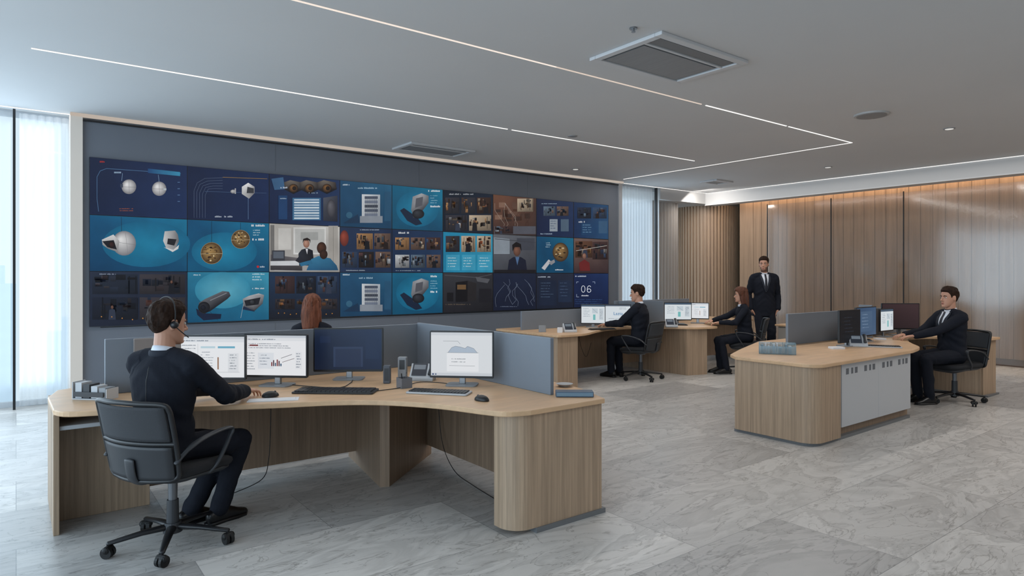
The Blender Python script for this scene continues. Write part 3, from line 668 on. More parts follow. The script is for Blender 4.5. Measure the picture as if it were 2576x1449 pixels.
# ---------------------------------------------------------------- people
def voxel(mb,name,vox,mats,parent,it=3,reg=None,fac=.5,wr=None):
    me=mb.mesh('tmp',[]); t=bpy.data.objects.new('tmp',me); COL.objects.link(t)
    r=t.modifiers.new('r','REMESH'); r.mode='VOXEL'; r.voxel_size=vox; r.use_smooth_shade=True
    if it: s=t.modifiers.new('s','SMOOTH'); s.factor=fac; s.iterations=it
    dg=bpy.context.evaluated_depsgraph_get(); dg.update()
    nm=bpy.data.meshes.new_from_object(t.evaluated_get(dg)); nm.name=name
    bpy.data.objects.remove(t); nm.materials.clear()
    for m in mats: nm.materials.append(m)
    if wr:
        nr=[v.normal.copy() for v in nm.vertices]
        for v,n in zip(nm.vertices,nr): v.co=v.co+n*wr(v.co)
    for p in nm.polygons:
        p.use_smooth=True
        p.material_index=reg(p.center) if reg else 0
    ob=bpy.data.objects.new(name,nm); COL.objects.link(ob); ob.parent=parent
    return ob
def ik(a,b,l1,l2,pole):
    d=b-a; L=d.length
    if L>(l1+l2)*.992: b=a+d*((l1+l2)*.992/L); d=b-a; L=d.length
    x=(l1*l1-l2*l2+L*L)/(2*L); h=math.sqrt(max(0,l1*l1-x*x)); n=d.normalized(); p=pole-n*pole.dot(n); p.normalize()
    return a+n*x+p*h,b
HS=[(-.117,.020,.078,.040),(-.108,.034,.090,.015),(-.09,.046,.093,-.02),(-.06,.056,.091,-.062),(-.03,.063,.089,-.088),(0,.068,.087,-.099),(.03,.071,.090,-.104),(.06,.070,.087,-.101),(.085,.062,.073,-.087),(.104,.045,.048,-.064),(.115,.024,.018,-.036),(.119,.006,-.004,-.016)]
def hsec(z):
    for i in range(len(HS)-1):
        if HS[i][0]<=z<=HS[i+1][0]:
            t=(z-HS[i][0])/(HS[i+1][0]-HS[i][0]); return [HS[i][k]+(HS[i+1][k]-HS[i][k])*t for k in (1,2,3)]
    return HS[-1][1:] if z>0 else HS[0][1:]
def headgrid(zs,n,fn,HM):
    vs=[];fs=[]
    for z in zs:
        hw,f,b=hsec(z); cy=(f+b)/2; ry=(f-b)/2
        for j in range(n):
            a=2*math.pi*j/n; vs.append(HM(fn(V((hw*math.cos(a),cy+ry*math.sin(a),z)),a)))
    m=len(zs)
    for i in range(m-1):
        for j in range(n): fs.append((i*n+j,i*n+(j+1)%n,(i+1)*n+(j+1)%n,(i+1)*n+j))
    fs.append(tuple(range(n-1,-1,-1))); fs.append(tuple(range((m-1)*n,m*n)))
    return vs,fs
def interp(x,xs,ys):
    if x<=xs[0]: return ys[0]
    for i in range(len(xs)-1):
        if x<=xs[i+1]: return ys[i]+(ys[i+1]-ys[i])*(x-xs[i])/(xs[i+1]-xs[i])
    return ys[-1]
def segd(p,a,b):
    d=b-a; t=max(0,min(1,(p-a).dot(d)/d.dot(d))); return (p-a-d*t).length,t
def person(label,base,hipz,legh,torh,lean,headh,hpitch,wr,ft,s=1,female=False,stand=False,vox=.0045,front=False,beard=False,hairm=None,armpole=None,curl=.35,handdir=None,toeh=None,legpole=None,back=False):
    e=thing('person',label,'person',(base[0],base[1],0)); B=V((base[0],base[1],0))
    loc=lambda p:V(p)-B
    wf=.88 if female else 1.0
    pel=V((0,0,hipz)); up=(Z*math.cos(lean)+Fh(torh)*math.sin(lean)).normalized(); tf=(Fh(torh)*math.cos(lean)-Z*math.sin(lean)).normalized()
    R=Rh(torh); RL=Rh(legh); Ft=Fh(torh)
    shc=pel+up*.50*s; nb=shc+up*.045*s; hc=nb+Z*.150*s+Fh(headh)*.022
    hf=(Fh(headh)*math.cos(hpitch)+Z*math.sin(hpitch)).normalized(); hr=Rh(headh); hu=hr.cross(hf)
    HM=lambda p: hc+(hr*p.x+hf*p.y+hu*p.z)*(s if not female else s*.96)
    sh=[shc-R*.172*s*wf-up*.035,shc+R*.172*s*wf-up*.035]
    hip=[pel-RL*.088*s,pel+RL*.088*s]
    la,lf=.295*s*(.94 if female else 1),.262*s*(.94 if female else 1); lt,ls=(.46*s,.44*s) if stand else (.445*s,.445*s)
    el=[];wrs=[];kn=[];an=[]
    for i in (0,1):
        pole=(armpole[i] if armpole else (R*(-1 if i==0 else 1)*.6-Z*1.0-Ft*.3))
        a,b=ik(sh[i],loc(wr[i]),la,lf,pole); el.append(a); wrs.append(b)
        a,b=ik(hip[i],loc(ft[i]),lt,ls,legpole or (Fh(legh)+Z*.8)); kn.append(a); an.append(b)
    mb=MB()
    mb.loft([pel,pel+up*.18*s,pel+up*.36*s,pel+up*.46*s,shc],[(.13*wf,.09),(.12*wf,.085),(.15*wf,.10),(.14*wf,.08),(.08*wf,.06)],ref=R,n=18)
    mb.loft([shc-up*.03,nb,HM(V((0,-.012,-.07))),HM(V((0,-.02,-.02)))],[(.075,.065),(.055*wf,.058),(.052*wf,.056),(.05,.05)],ref=R,n=16)
    for i in (0,1):
        mb.loft([sh[i],el[i]],[.045*wf,.036*wf],n=10); mb.loft([el[i],wrs[i]],[(.036*wf),(.024*wf)],n=10); mb.loft([shc-up*.03,sh[i]],[.05,.045],n=10)
        mb.loft([hip[i],kn[i]],[.07,.048],n=10); mb.loft([kn[i],an[i]],[.048,.032],n=10); mb.loft([pel,hip[i]],[.07,.07],n=10)
        mb.loft([an[i]-Z*.02,an[i]+Fh(toeh if toeh is not None else legh)*.12-Z*.060],[.026,.015],n=10)
    vs,fs=headgrid([-.117,-.112,-.105,-.095,-.08,-.065,-.05,-.035,-.02,-.005,.01,.025,.04,.055,.07,.083,.095,.105,.112,.117,.119],28,lambda p,a:p,HM); mb.add(vs,fs)
    rot=Matrix((hr,hf,hu)).transposed()
    mb.loft([HM(V((0,.084,.012))),HM(V((0,.098,-.012))),HM(V((0,.109,-.030)))],[.007,.009,.0115],n=10)
    for q in (-1,1):
        mb.ell(HM(V((q*.011,.095,-.034))),(.008,.009,.007),rot,8,6)
        mb.ell(HM(V((q*.071,-.010,-.008))),(.009,.018,.031),rot,12,8)
        mb.ell(HM(V((q*.028,.079,.020))),(.020,.010,.006),rot,10,6)
    mb.ell(HM(V((0,.090,-.061))),(.024,.010,.006),rot,12,8); mb.ell(HM(V((0,.089,-.071))),(.019,.010,.007),rot,12,8)
    mb.ell(HM(V((0,.084,-.100))),(.022,.014,.014),rot,12,8)
    for i in (0,1):
        hd=(wrs[i]-el[i]).normalized()
        if handdir: hd=handdir[i].normalized()
        elif not stand: hd=(V((hd.x,hd.y,0)).normalized()*1.0-Z*.12).normalized()
        sd=(-1 if i==0 else 1)
        lat=hd.cross(Z)
        if lat.length<.3: lat=Ft.copy()
        lat.normalize(); pn=lat.cross(hd)
        hs=s*wf
        w0=wrs[i]
        mb.loft([w0-hd*.03,w0+hd*.005,w0+hd*.04*hs,w0+hd*.085*hs],[(.025*wf,.020*wf),(.026*wf,.018),(.038*hs,.016),(.040*hs,.012)],ref=lat,n=14)
        for j,(o,L) in enumerate(((-.031,.064),(-.0105,.076),(.0105,.080),(.031,.070))):
            if sd<0: o=-o
            p=w0+hd*.088*hs+lat*o*hs; pts=[p-hd*.02]; rr=[.0085]
            ang=0
            dd=(hd+lat*o*2.2).normalized()
            for m_,fr in enumerate((.45,.32,.25)):
                ang+=curl*(.5+.35*m_)+.03*j
                q=(dd*math.cos(ang)-pn*math.sin(ang)); p=p+q*L*hs*fr; pts.append(p); rr.append(.0085-.0008*(m_+1))
            mb.loft(pts,rr,n=8)
        ti=-sd
        p=w0+hd*.022*hs+lat*ti*.026*hs
        dd=(hd*.75+lat*ti*.75-pn*.25).normalized(); p1=p+dd*.035*hs; dd2=(hd*1+lat*ti*.25-pn*.3).normalized(); p2=p1+dd2*.03*hs; p3=p2+dd2*.02*hs
        mb.loft([p,p1,p2,p3],[.013,.0105,.0095,.008],n=8)
    inv=rot.transposed()
    sc=(s if not female else s*.96)
    def reg(c):
        q=inv@(c-hc)/sc
        if q.length<.2 and q.y>.05:
            if abs(q.x)<.021 and -.075<q.z<-.058 and q.y>.092: return 1
        if beard and q.length<.2 and q.y>-.01 and q.z>-.128:
            if q.z<-.050+.030*max(0,(.06-q.y)/.06) and not (abs(q.x)<.03 and q.z>-.082): return 2
        return 0
    voxel(mb,'body',vox,[SKIN,LIPS,BEARD],e,2,reg)
    for q in (-1,1):
        m=MB().ell(HM(V((q*.030,.0755,.004))),(.0125,.010,.0075),rot,14,10,0).ell(HM(V((q*.030,.0838,.004))),(.0052,.003,.0052),rot,10,8,1)
        m.build('eye',[EYEW,EYED],e,smooth=True)
        m=MB().loft([HM(V((q*.012,.0895,.019))),HM(V((q*.03,.0895,.026))),HM(V((q*.048,.077,.020)))],[(.003,.004),(.003,.0045),(.002,.003)],n=8); m.build('eyebrow',hairm or HAIRD,e,smooth=True)
    hm=hairm or HAIRD
    if female: HY,HZ=[-.11,-.05,.0,.03,.06,.09],[-.12,-.12,-.10,-.03,.055,.075]
    else: HY,HZ=[-.11,-.07,-.035,-.014,.010,.026,.040,.060,.1],[-.070,-.064,-.030,.022,.022,-.010,.034,.066,.076]
    def hair(p,a):
        lim=interp(p.y,HY,HZ); dz=p.z-lim; t=max(0,min(1,(dz+.006)/.010)); t=t*t*(3-2*t)
        n=(p-V((0,-.008,.01))).normalized()
        dd=max(0,min(1,dz/.06)); th=.002+.008*dd+.011*max(0,min(1,(p.z-.03)/.07))+(.010*max(0,p.y/.09) if p.z>.07 else 0)
        if female: th+=.008
        q=V((p.x*34+p.z*10,p.y*16,p.z*16)); th+=(.009*MN.noise(q)+.006*MN.noise(q*2.7)+.004*MN.noise(q*6))*(.25+.75*dd)
        return p+n*(-.014*(1-t)+th*t)
    zs=[-.116+.235*i/58 for i in range(59)]
    vs,fs=headgrid(zs,128,hair,HM); mb=MB().add(vs,fs)
    if female:
        Lh=.25
        mb.loft([HM(V((0,-.06,.06))),HM(V((0,-.078,-.03))),HM(V((0,-.082,-.12))),HM(V((0,-.085,-.20))),HM(V((.006,-.08,-Lh)))],[(.066,.045),(.080,.046),(.082,.040),(.072,.034),(.046,.020)],ref=hr,n=20)
        for q in (-1,1): mb.loft([HM(V((q*.055,.0,.05))),HM(V((q*.074,-.01,-.05))),HM(V((q*.076,-.02,-.14))),HM(V((q*.062,-.03,-.21)))],[(.018,.038),(.018,.042),(.020,.036),(.010,.018)],ref=hr,n=12)
        for j in range(11):
            o=(j-5)*.015; mb.loft([HM(V((o,-.104+abs(o)*.35,.06))),HM(V((o*1.15+.004*math.sin(j*2),-.118+abs(o)*.35,-.08))),HM(V((o*1.0+.004*math.sin(j*3),-.116+abs(o)*.35,-.19))),HM(V((o*.8,-.095,-Lh-.02+.02*math.sin(j*3))))],[.008,.010,.009,.004],n=8)
    voxel(mb,'hair',.0038,[hm],e,1)
    mb=MB()
    tor=[(pel+up*.02*s,(.182,.140)),(pel+up*.08*s,(.174,.132)),(pel+up*.18*s,(.162,.120)),(pel+up*.30*s,(.182,.130)),(pel+up*.40*s,(.198,.132)),(pel+up*.455*s,(.184,.114)),(shc-up*.005,(.130,.086)),(nb-up*.014,(.072,.066))]
    if stand: tor=[(pel-Z*.17,(.200,.146)),(pel-Z*.08,(.192,.140))]+tor
    if female: tor=[(p,(a*.84,b*.90)) for p,(a,b) in tor]
    mb.loft([p for p,_ in tor],[(a*s,b*s) for _,(a,b) in tor],ref=R,n=32,rnd=not stand)
    for i in (0,1):
        c=-1 if i==0 else 1
        mb.loft([shc+R*c*.04*s+up*.008,shc+R*c*.11*s*wf-up*.004,sh[i]+R*c*.010+up*.018],[(.060*s,.056*s),(.064*s,.058*s),(.058*wf*s,.050*wf*s)],n=14)
        mid=(sh[i]+el[i])/2
        mb.loft([sh[i],sh[i]*.6+mid*.4,mid,el[i]],[.068*wf*s,.067*wf*s,.062*wf*s,.055*wf*s],n=16)
        wv=(wrs[i]-el[i]).normalized()
        mb.loft([el[i],el[i]*.6+wrs[i]*.4,wrs[i]-wv*.012],[.056*wf*s,.052*wf*s,.041*wf*s],n=16)
    waist=pel+up*.17*s
    def wrj(c):
        for i in (0,1):
            d,t=segd(c,sh[i],el[i]); d2,t2=segd(c,el[i],wrs[i])
            if min(d,d2)<.10:
                ax=(el[i]-sh[i]).normalized() if d<d2 else (wrs[i]-el[i]).normalized()
                u=(c-el[i]).dot(ax); fade=math.exp(-(u/.10)**2)
                return (.005+.010*fade)*MN.noise(V((u*17+c.x*9,c.y*11+i*5,c.z*13+u*6)))
        h=(c-waist).dot(up); fd=math.exp(-(h/.10)**2); x=abs(c.dot(R))
        return (.006+.008*fd)*MN.noise(V((c.x*8+h*6,c.y*8,h*15+x*14)))+.004*MN.noise(c*9)
    jk=voxel(mb,'jacket',.0070,[SUIT],e,2,wr=wrj)
    for i in (0,1):
        wv=(wrs[i]-el[i]).normalized()
        if not stand: MB().loft([wrs[i]-wv*.03,wrs[i]+wv*.004],[.0335*wf*s,.0315*wf*s],n=16,rnd=False).build('shirt_cuff',SHIRT,e,smooth=False)
    MB().loft([nb-up*.03,nb+up*.004*s,nb+up*.018*s+Ft*.004],[(.070*wf,.070),(.064*wf,.066),(.060*wf,.062)],ref=R,n=24,rnd=False).build('shirt_collar',SHIRT,e,smooth=True)
    pts=[nb+R*(.070*wf*s*math.cos(a))+Ft*(.068*s*math.sin(a)-.002)+up*(-.012-.055*max(0,math.sin(a))) for a in [rad(-230+280*i/14) for i in range(15)]]
    MB().loft(pts,[(.019,.009)]*15,ref=Z,n=10).build('jacket_collar',SUITF,e,smooth=True)
    if front or back:
        bm=bmesh.new(); bm.from_mesh(jk.data); tree=BVHTree.FromBMesh(bm); bm.free()
        def patch(l,r,h0,h1,off,name,mat,n=16,m=6,dr=None,dist=.155):
            dr=dr or tf; vs=[];fs=[]
            for i in range(n+1):
                t=i/n; h=h0+(h1-h0)*t
                for j in range(m+1):
                    x=l(t)+(r(t)-l(t))*j/m; o=shc+up*h*s+R*x*s+dr*dist
                    hit=tree.ray_cast(o,-dr,.25)[0]
                    vs.append((hit if hit else o-dr*.09)+dr*off)
            for i in range(n):
                for j in range(m): a=i*(m+1)+j; fs.append((a,a+1,a+m+2,a+m+1))
            ob=MB().add(vs,fs).build(name,mat,e,smooth=True); sm=ob.modifiers.new('s','SOLIDIFY'); sm.thickness=.003; return ob
        if back:
            patch(lambda t:-.0022,lambda t:.0022,-.03,-.44,.001,'jacket_seam',RUB,n=30,m=1,dr=-tf,dist=.2)
        if front:
            patch(lambda t:-.062*(1-t)-.003,lambda t:.062*(1-t)+.003,.03,-.26,.008,'shirt',SHIRT)
            patch(lambda t:-.013-.010*t,lambda t:.013+.010*t,.03,-.25,.014,'tie',TIE)
            for c in (-1,1):
                patch(lambda t:c*(.062*(1-t)+.001),lambda t:c*(.062*(1-t)+.004+.045*math.sin(min(1,t*1.5+.15)*math.pi*.62)*(1-t*.75)),.035,-.27,.014,'lapel',SUITF)
    mb=MB()
    mb.loft([pel-RL*.06,pel+RL*.06],[(.105*s,.115*s)]*2,n=16); mb.loft([pel+up*.08,pel-Z*.02],[(.15*s*wf,.115*s),(.160*s*wf,.122*s)],ref=RL,n=20)
    for i in (0,1):
        mb.loft([hip[i],(hip[i]+kn[i])/2,kn[i]],[.092*wf*s,.083*wf*s,.067*s*wf],n=14)
        hem=an[i]-Z*.018
        mb.loft([kn[i],kn[i]*.6+an[i]*.4,hem],[.067*s*wf,.063*s*wf,.054*s],n=14)
    def wrt(c):
        for i in (0,1):
            d,t=segd(c,kn[i],an[i])
            if d<.1: return (.004+.008*(1-t)**2+.006*t**3)*MN.noise(V((c.x*11,c.y*11,c.z*15+c.x*6)))
        return .007*MN.noise(c*12)
    voxel(mb,'trousers',.0085,[SUIT],e,3,wr=wrt)
    for i in (0,1):
        th=toeh if toeh is not None else legh
        f=Fh(th); a=an[i]; z0=a.z-.09
        g=lambda y,z:V((a.x,a.y,z0))+f*y+Z*z
        m=MB().loft([g(-.05,.045),g(0,.055),g(.06,.048),g(.12,.034),g(.175,.025)],[(.034,.042),(.038,.055),(.040,.042),(.043,.028),(.034,.020)],ref=Rh(th),n=16)
        out=[(-.085,.0),(-.075,.028),(-.03,.034),(.04,.033),(.11,.044),(.17,.036),(.205,.0)]
        P=[g(y,0)+Rh(th)*x for y,x in out]+[g(y,0)-Rh(th)*x for y,x in out[-2:0:-1]]
        m.prism([(p.x,p.y) for p in P],max(.001,z0),z0+.018)
        m.build('shoe',SHOE,e,smooth=True)
    return e,HM,(hr,hf,hu)
NB=(.66,4.09)
p1=person('person in dark suit with headset, seated, hand on mouse',NB,.54,rad(8),rad(40),.0,rad(20),-.08,
   [(1.00,4.42,.79),(1.14,4.25,.785)],[(.84,4.34,.09),(.98,4.25,.09)],toeh=rad(20),legpole=Fh(rad(4))+Z*.9,vox=.004,s=1.0,back=True)
e,HM,(hr,hf,hu)=p1
mb=MB()
off=V((NB[0],NB[1],0))
def W(p): return HM(V(p))+off
mb.loft([W((.078,-.01,-.005)),W((.090,-.01,-.005))],[.022,.020],n=18)
mb.loft(crom([W((.086,-.01,.02)),W((.090,-.015,.07)),W((.07,-.02,.125)),W((0,-.02,.150)),W((-.07,-.02,.125)),W((-.090,-.015,.06))],5),[(.004,.003)]*26,n=8)
mb.loft(crom([W((.088,.0,-.02)),W((.086,.04,-.05)),W((.06,.09,-.075))],5),[.003]*11,n=8)
ob=mb.build('headset',BLK,smooth=True); ob['label']='black telephone headset worn on the head'; ob['category']='headset'
person('person with long auburn hair seen from behind, seated',(2.2,6.0),.545,rad(60),rad(60),.03,rad(58),0,
   [(2.25,6.38,.68),(2.48,6.28,.68)],[(2.35,6.42,.09),(2.5,6.34,.09)],s=.95,female=True,hairm=HAIRB,vox=.006)
person('person in dark suit seated, typing at curved desk',(7.27,6.47),.555,rad(102),rad(112),.05,rad(122),-.1,
   [(6.98,6.88,.79),(7.20,6.96,.79)],[(7.06,6.86,.09),(7.26,6.88,.09)],vox=.005)
person('person with long auburn hair in dark jacket, seated typing',(9.04,5.90),.55,rad(145),rad(140),.10,rad(135),-.05,
   [(8.62,6.08,.79),(8.66,6.28,.79)],[(8.69,6.00,.09),(8.76,6.16,.09)],s=.95,female=True,hairm=M('brown_hair',C(88,54,40),.55,spec=.2,noise=(50,.4,(1,1,.15)),bump=(90,.003)),vox=.005)
person('person in black suit seated at desk, arms resting forward',(8.94,3.05),.55,rad(152),rad(150),.04,rad(153),-.02,
   [(8.52,3.30,.79),(8.63,3.46,.79)],[(8.53,3.14,.09),(8.61,3.30,.09)],front=True,vox=.0045,s=1.0)
sb=(10.32,6.38); th=rad(226)
pl=V((sb[0],sb[1],.93))
person('standing person in black suit and tie, hands in pockets',sb,.985,th,th,0,rad(206),-.05,
   [tuple(pl-Rh(th)*.222+Fh(th)*.05),tuple(pl+Rh(th)*.222+Fh(th)*.05)],
   [tuple(V((sb[0],sb[1],.09))-Rh(th)*.10),tuple(V((sb[0],sb[1],.09))+Rh(th)*.10+Fh(th)*.03)],s=1.04,stand=True,front=True,beard=True,
   armpole=[-Rh(th)*.45-Fh(th)*1.0,Rh(th)*.45-Fh(th)*1.0],handdir=[Rh(th)*.55-Z*.9+Fh(th)*.0,-Rh(th)*.55-Z*.9+Fh(th)*.0],legpole=Fh(th),toeh=th)
# ---------------------------------------------------------------- monitors
def monitor(x,y,head,w,h,zb,content,label,zd=.73,screenname='screen'):
    e=thing('computer_monitor',label,'monitor',(x,y,zd),head+math.pi/2,group='desk monitors')
    zb-=zd
    MB().yprism([(p[0],p[1]+zb+h/2) for p in rrect(w,h,.008,3)],-.012,.012).box(-w*.3,w*.3,.010,.035,zb+h*.2,zb+h*.8).build('casing',BLK,e,bevel=.002)
    MB().box(-.022,.022,.02,.045,.008,zb+h*.5).build('stand_neck',MET,e,bevel=.004)
    MB().prism([(p[0],p[1]+.02) for p in rrect(.22,.16,.03,4)],0,.010).build('stand_foot',GRY,e,bevel=.002)
    b=.010; iw,ih=w-2*b,h-2*b-.006
    mp=lambda u,v,l:(-iw/2+iw*u/100,-.0125-.0003*l,zb+b+.006+ih*(1-v/60))
    c=Canvas(mp)
    if content=='doc':
        c.rect(0,0,100,60,(238,240,243)); c.rect(0,0,100,3.5,(205,210,217)); c.rect(0,3.5,100,8,(224,228,233)); c.text(3,5,60,1,(110,120,135),1.6); c.rect(60,14,86,17,(110,175,200)); c.rect(34,14,56,17,(190,215,225))
        c.text(4,12,24,9,(120,128,140),1.3,4.6); c.line([(30,10),(30,57)],.4,(180,185,190)); c.text(34,22,24,7,(140,148,160),1.2,4); c.rect(60,30,62,48,(150,110,80)); c.rect(76,24,92,52,(225,228,232)); c.text(78,26,12,6,(110,120,130),1.3,4); c.line([(32,52),(94,52)],.4,(170,175,180))
    elif content=='chart':
        c.rect(0,0,100,60,(240,241,244)); c.rect(0,0,100,3.5,(200,206,214)); c.rect(0,3.5,100,8,(228,231,235)); c.text(3,5,50,1,(110,120,135),1.6); c.text(6,12,70,3,(120,128,140),1.2,3); c.rect(8,14,22,16,(120,60,60))
        c.text(4,26,14,7,(130,140,150),1.2,4); c.rect(22,26,48,50,(226,230,236)); c.text(25,29,18,4,(120,130,145),1.3,4.5)
        for i,hh in enumerate((6,9,5,10,8,4)): c.rect(44+i*3,46-hh,46+i*3,46,[(130,50,50),(90,60,70),(60,90,120)][i%3]); c.l-=1
        c.l+=1; c.line([(60,34),(78,28)],.6,(60,60,70)); c.line([(62,40),(82,34)],.6,(90,60,60)); c.rect(84,24,94,50,(232,234,238)); c.text(85,26,8,6,(110,120,135),1.4,4)
    elif content=='dark':
        c.rect(0,0,100,60,[(24,36,60),(32,50,80),(26,40,66),(18,28,48)]); c.rect(28,26,72,56,(44,58,86)); c.rect(31,29,69,56,(36,48,74)); c.rect(8,10,24,20,(28,42,70)); c.rect(76,14,96,44,(30,46,74))
    elif content=='plan':
        c.rect(0,0,100,60,(222,226,230)); c.rect(0,0,100,4,(208,213,219)); c.poly([(28,28),(34,21),(40,19),(48,20),(56,22),(60,19),(70,22),(76,28)],(176,190,206)); c.line([(28,28),(34,21),(40,19),(48,20),(56,22),(60,19),(70,22),(76,28)],.4,(110,120,132)); c.rect(26,28,78,54,(236,238,241)); c.line([(26,28),(78,28)],.4,(120,125,130)); c.text(34,36,30,2,(140,145,150),1.2,4); c.line([(20,12),(44,12),(48,16)],.4,(130,135,140)); c.line([(30,46),(72,46)],.4,(130,135,140)); c.rect(0,56,100,60,(205,210,216)); c.rect(2,57,5,59,(60,80,120)); c.rect(7,57,9,59,(60,80,120))
    elif content=='word':
        c.rect(0,0,100,60,(222,230,236)); c.rect(0,0,100,5,(80,90,105)); c.text(60,10,30,2,(120,130,145),1.5,4); c.text(20,48,50,1,(110,120,130),1.6)
    elif content=='light':
        c.rect(0,0,100,60,(225,232,236)); c.rect(0,0,100,6,(70,90,110)); c.text(8,12,30,6,(130,145,160),1.6,5); c.rect(46,12,70,28,(200,212,220)); c.line([(46,12),(70,28)],.6,(90,100,110)); c.rect(50,32,60,50,(120,190,190)); c.rect(76,12,94,50,(205,215,222)); c.text(78,15,13,7,(100,110,125),1.6,4.6)
    elif content=='blue':
        c.rect(0,0,100,60,[(50,74,104),(62,88,120),(76,100,128),(54,76,102)]); c.rect(20,8,80,52,(74,98,126)); c.text(26,14,44,5,(130,150,175),1.6,7)
    elif content=='off':
        c.rect(0,0,100,60,[(58,42,44),(66,48,50),(50,36,38),(40,32,34)])
    elif content=='black':
        c.rect(0,0,100,60,(20,22,26)); c.text(20,12,50,5,(46,52,62),1.8,7)
    ob=c.build(screenname,SCRM,e)
    if content=='word':
        cu=bpy.data.curves.new('t','FONT'); cu.body='Lazta'; cu.size=h*.24; cu.align_x='CENTER'; cu.extrude=0
        t=bpy.data.objects.new('t',cu); COL.objects.link(t); dg=bpy.context.evaluated_depsgraph_get(); dg.update()
        me=bpy.data.meshes.new_from_object(t.evaluated_get(dg)); bpy.data.objects.remove(t)
        me.transform(Matrix.Translation((w*.05,-.016,zb+h*.42))@Matrix.Rotation(math.pi/2,4,'X')); me.materials.clear(); me.materials.append(emit('text_blue',C(40,110,160),1))
        o=bpy.data.objects.new('screen_lettering',me); COL.objects.link(o); o.parent=e
    return e
TC=CAMH+math.pi
monitor(1.075,4.83,TC-.02,.475,.305,.79,'doc','black monitor showing a white document page')
monitor(1.455,4.66,TC-.10,.465,.305,.79,'chart','black monitor showing white page with charts')
monitor(1.975,4.62,TC+.03,.515,.325,.79,'dark','black monitor with dark navy desktop')
monitor(2.50,3.88,TC-.10,.455,.33,.785,'plan','black monitor showing a pale line drawing')
monitor(6.94,7.12,TC-.15,.37,.30,.78,'light','black monitor with white page on curved desk')
monitor(7.30,6.98,TC-.12,.43,.285,.79,'word','black monitor with pale screen and blue word')
monitor(8.50,6.78,TC-.05,.44,.29,.79,'light','black monitor with white windows beside seated person')
monitor(8.88,6.68,TC-.35,.36,.27,.80,'doc','black monitor with pale screen at the desk')
monitor(7.33,3.50,rad(-92),.44,.36,.77,'black','black monitor seen at a steep angle on the oak desk')
monitor(7.98,3.62,rad(-90),.50,.35,.79,'blue','monitor with blue-grey screen on the oak desk')
monitor(8.80,3.74,rad(-92),.34,.29,.80,'light','small monitor with pale document beside grey partition')
monitor(9.16,3.72,TC-.05,.48,.34,.81,'off','monitor switched off with dark reddish screen')
# ---------------------------------------------------------------- desks
TB=.698; TT=.73
d=thing('workstation_desk','curved oak workstation desk with grey partition and rounded end panel','desk')
fr=c2([(.17,4.60),(.24,4.48),(.5,4.38),(.9,4.19),(1.26,4.02),(1.55,3.90),(1.80,3.72),(2.02,3.42),(2.15,3.10),(2.22,2.98),(2.36,2.93)],5)
poly=fr+[(2.96,2.93),(3.10,3.3),(3.16,3.9),(3.16,5.45),(.45,5.5),(.22,5.38),(.16,5.1)]
MB().prism(poly,TB,TT).build('tabletop',OAKT,d,bevel=.006)
ep=[(2.96,2.96),(2.38,2.96)]+[(2.38-.13*math.sin(rad(a)),3.09-.13*math.cos(rad(a))) for a in range(0,91,10)]+[(2.25,3.14),(2.30,3.14)]+[(2.38-.08*math.cos(rad(a)),3.09-.08*math.sin(rad(a))) for a in range(0,91,15)]+[(2.96,3.01)]
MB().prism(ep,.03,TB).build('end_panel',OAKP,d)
PLG=M('plinth_grey',C(110,112,114),.5)
MB().box(2.42,2.985,2.95,3.02,0,.03).build('plinth',PLG,d)
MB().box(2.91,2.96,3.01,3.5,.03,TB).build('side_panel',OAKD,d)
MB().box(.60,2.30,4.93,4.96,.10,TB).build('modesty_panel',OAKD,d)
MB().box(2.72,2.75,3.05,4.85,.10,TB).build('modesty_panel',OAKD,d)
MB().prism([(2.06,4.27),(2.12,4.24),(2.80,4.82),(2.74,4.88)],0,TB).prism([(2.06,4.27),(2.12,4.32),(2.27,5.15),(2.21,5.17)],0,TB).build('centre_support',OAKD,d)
MB().box(.17,.20,4.60,5.4,0,TB).box(.17,.70,4.86,4.89,0,TB).build('end_panel',OAKP,d,bevel=.003)
MB().box(.20,.72,4.62,4.9,.60,.625).build('shelf',WHT,d,bevel=.004)
MB().box(.46,2.77,4.985,5.015,TT,1.09).build('partition',PART,d,bevel=.004)
MB().box(2.755,2.785,3.22,4.985,TT,1.10).build('partition',PART,d,bevel=.004)
MB().box(.62,.95,4.95,4.984,TT,1.085).build('partition_pad',M('partition_taupe',C(132,124,120),.7),d,bevel=.004)
MB().box(2.60,3.2,5.2,5.23,TT,1.02).build('partition',PART,d,bevel=.004)
d=thing('workstation_desk','long scalloped oak workstation desk with grey partitions','desk')
fr=c2([(5.62,6.55),(5.68,6.42),(6.1,6.42),(6.5,6.62),(6.9,6.78),(7.4,6.80),(7.8,6.58),(8.1,6.22),(8.42,6.08),(8.62,6.12),(8.74,6.40),(8.95,6.6),(9.2,6.6),(9.4,6.60),(9.7,6.72),(10.2,6.85),(10.6,6.75)],5)
MB().prism(fr+[(10.65,7.8),(5.62,7.8)],TB,TT).build('tabletop',OAKT,d,bevel=.006)
MB().prism([(5.66,6.47),(6.0,6.45),(6.0,6.50),(5.70,6.52),(5.70,7.7),(5.66,7.7)],0,TB).build('end_panel',OAKP,d)
MB().box(5.7,8.05,7.2,7.24,.12,TB).build('modesty_panel',OAKD,d)
MB().box(8.2,10.58,7.0,7.04,.12,TB).build('modesty_panel',OAKD,d)
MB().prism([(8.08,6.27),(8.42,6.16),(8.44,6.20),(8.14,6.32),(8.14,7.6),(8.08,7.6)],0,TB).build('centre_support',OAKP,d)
MB().box(10.58,10.62,6.85,7.7,0,TB).build('end_panel',OAKP,d)
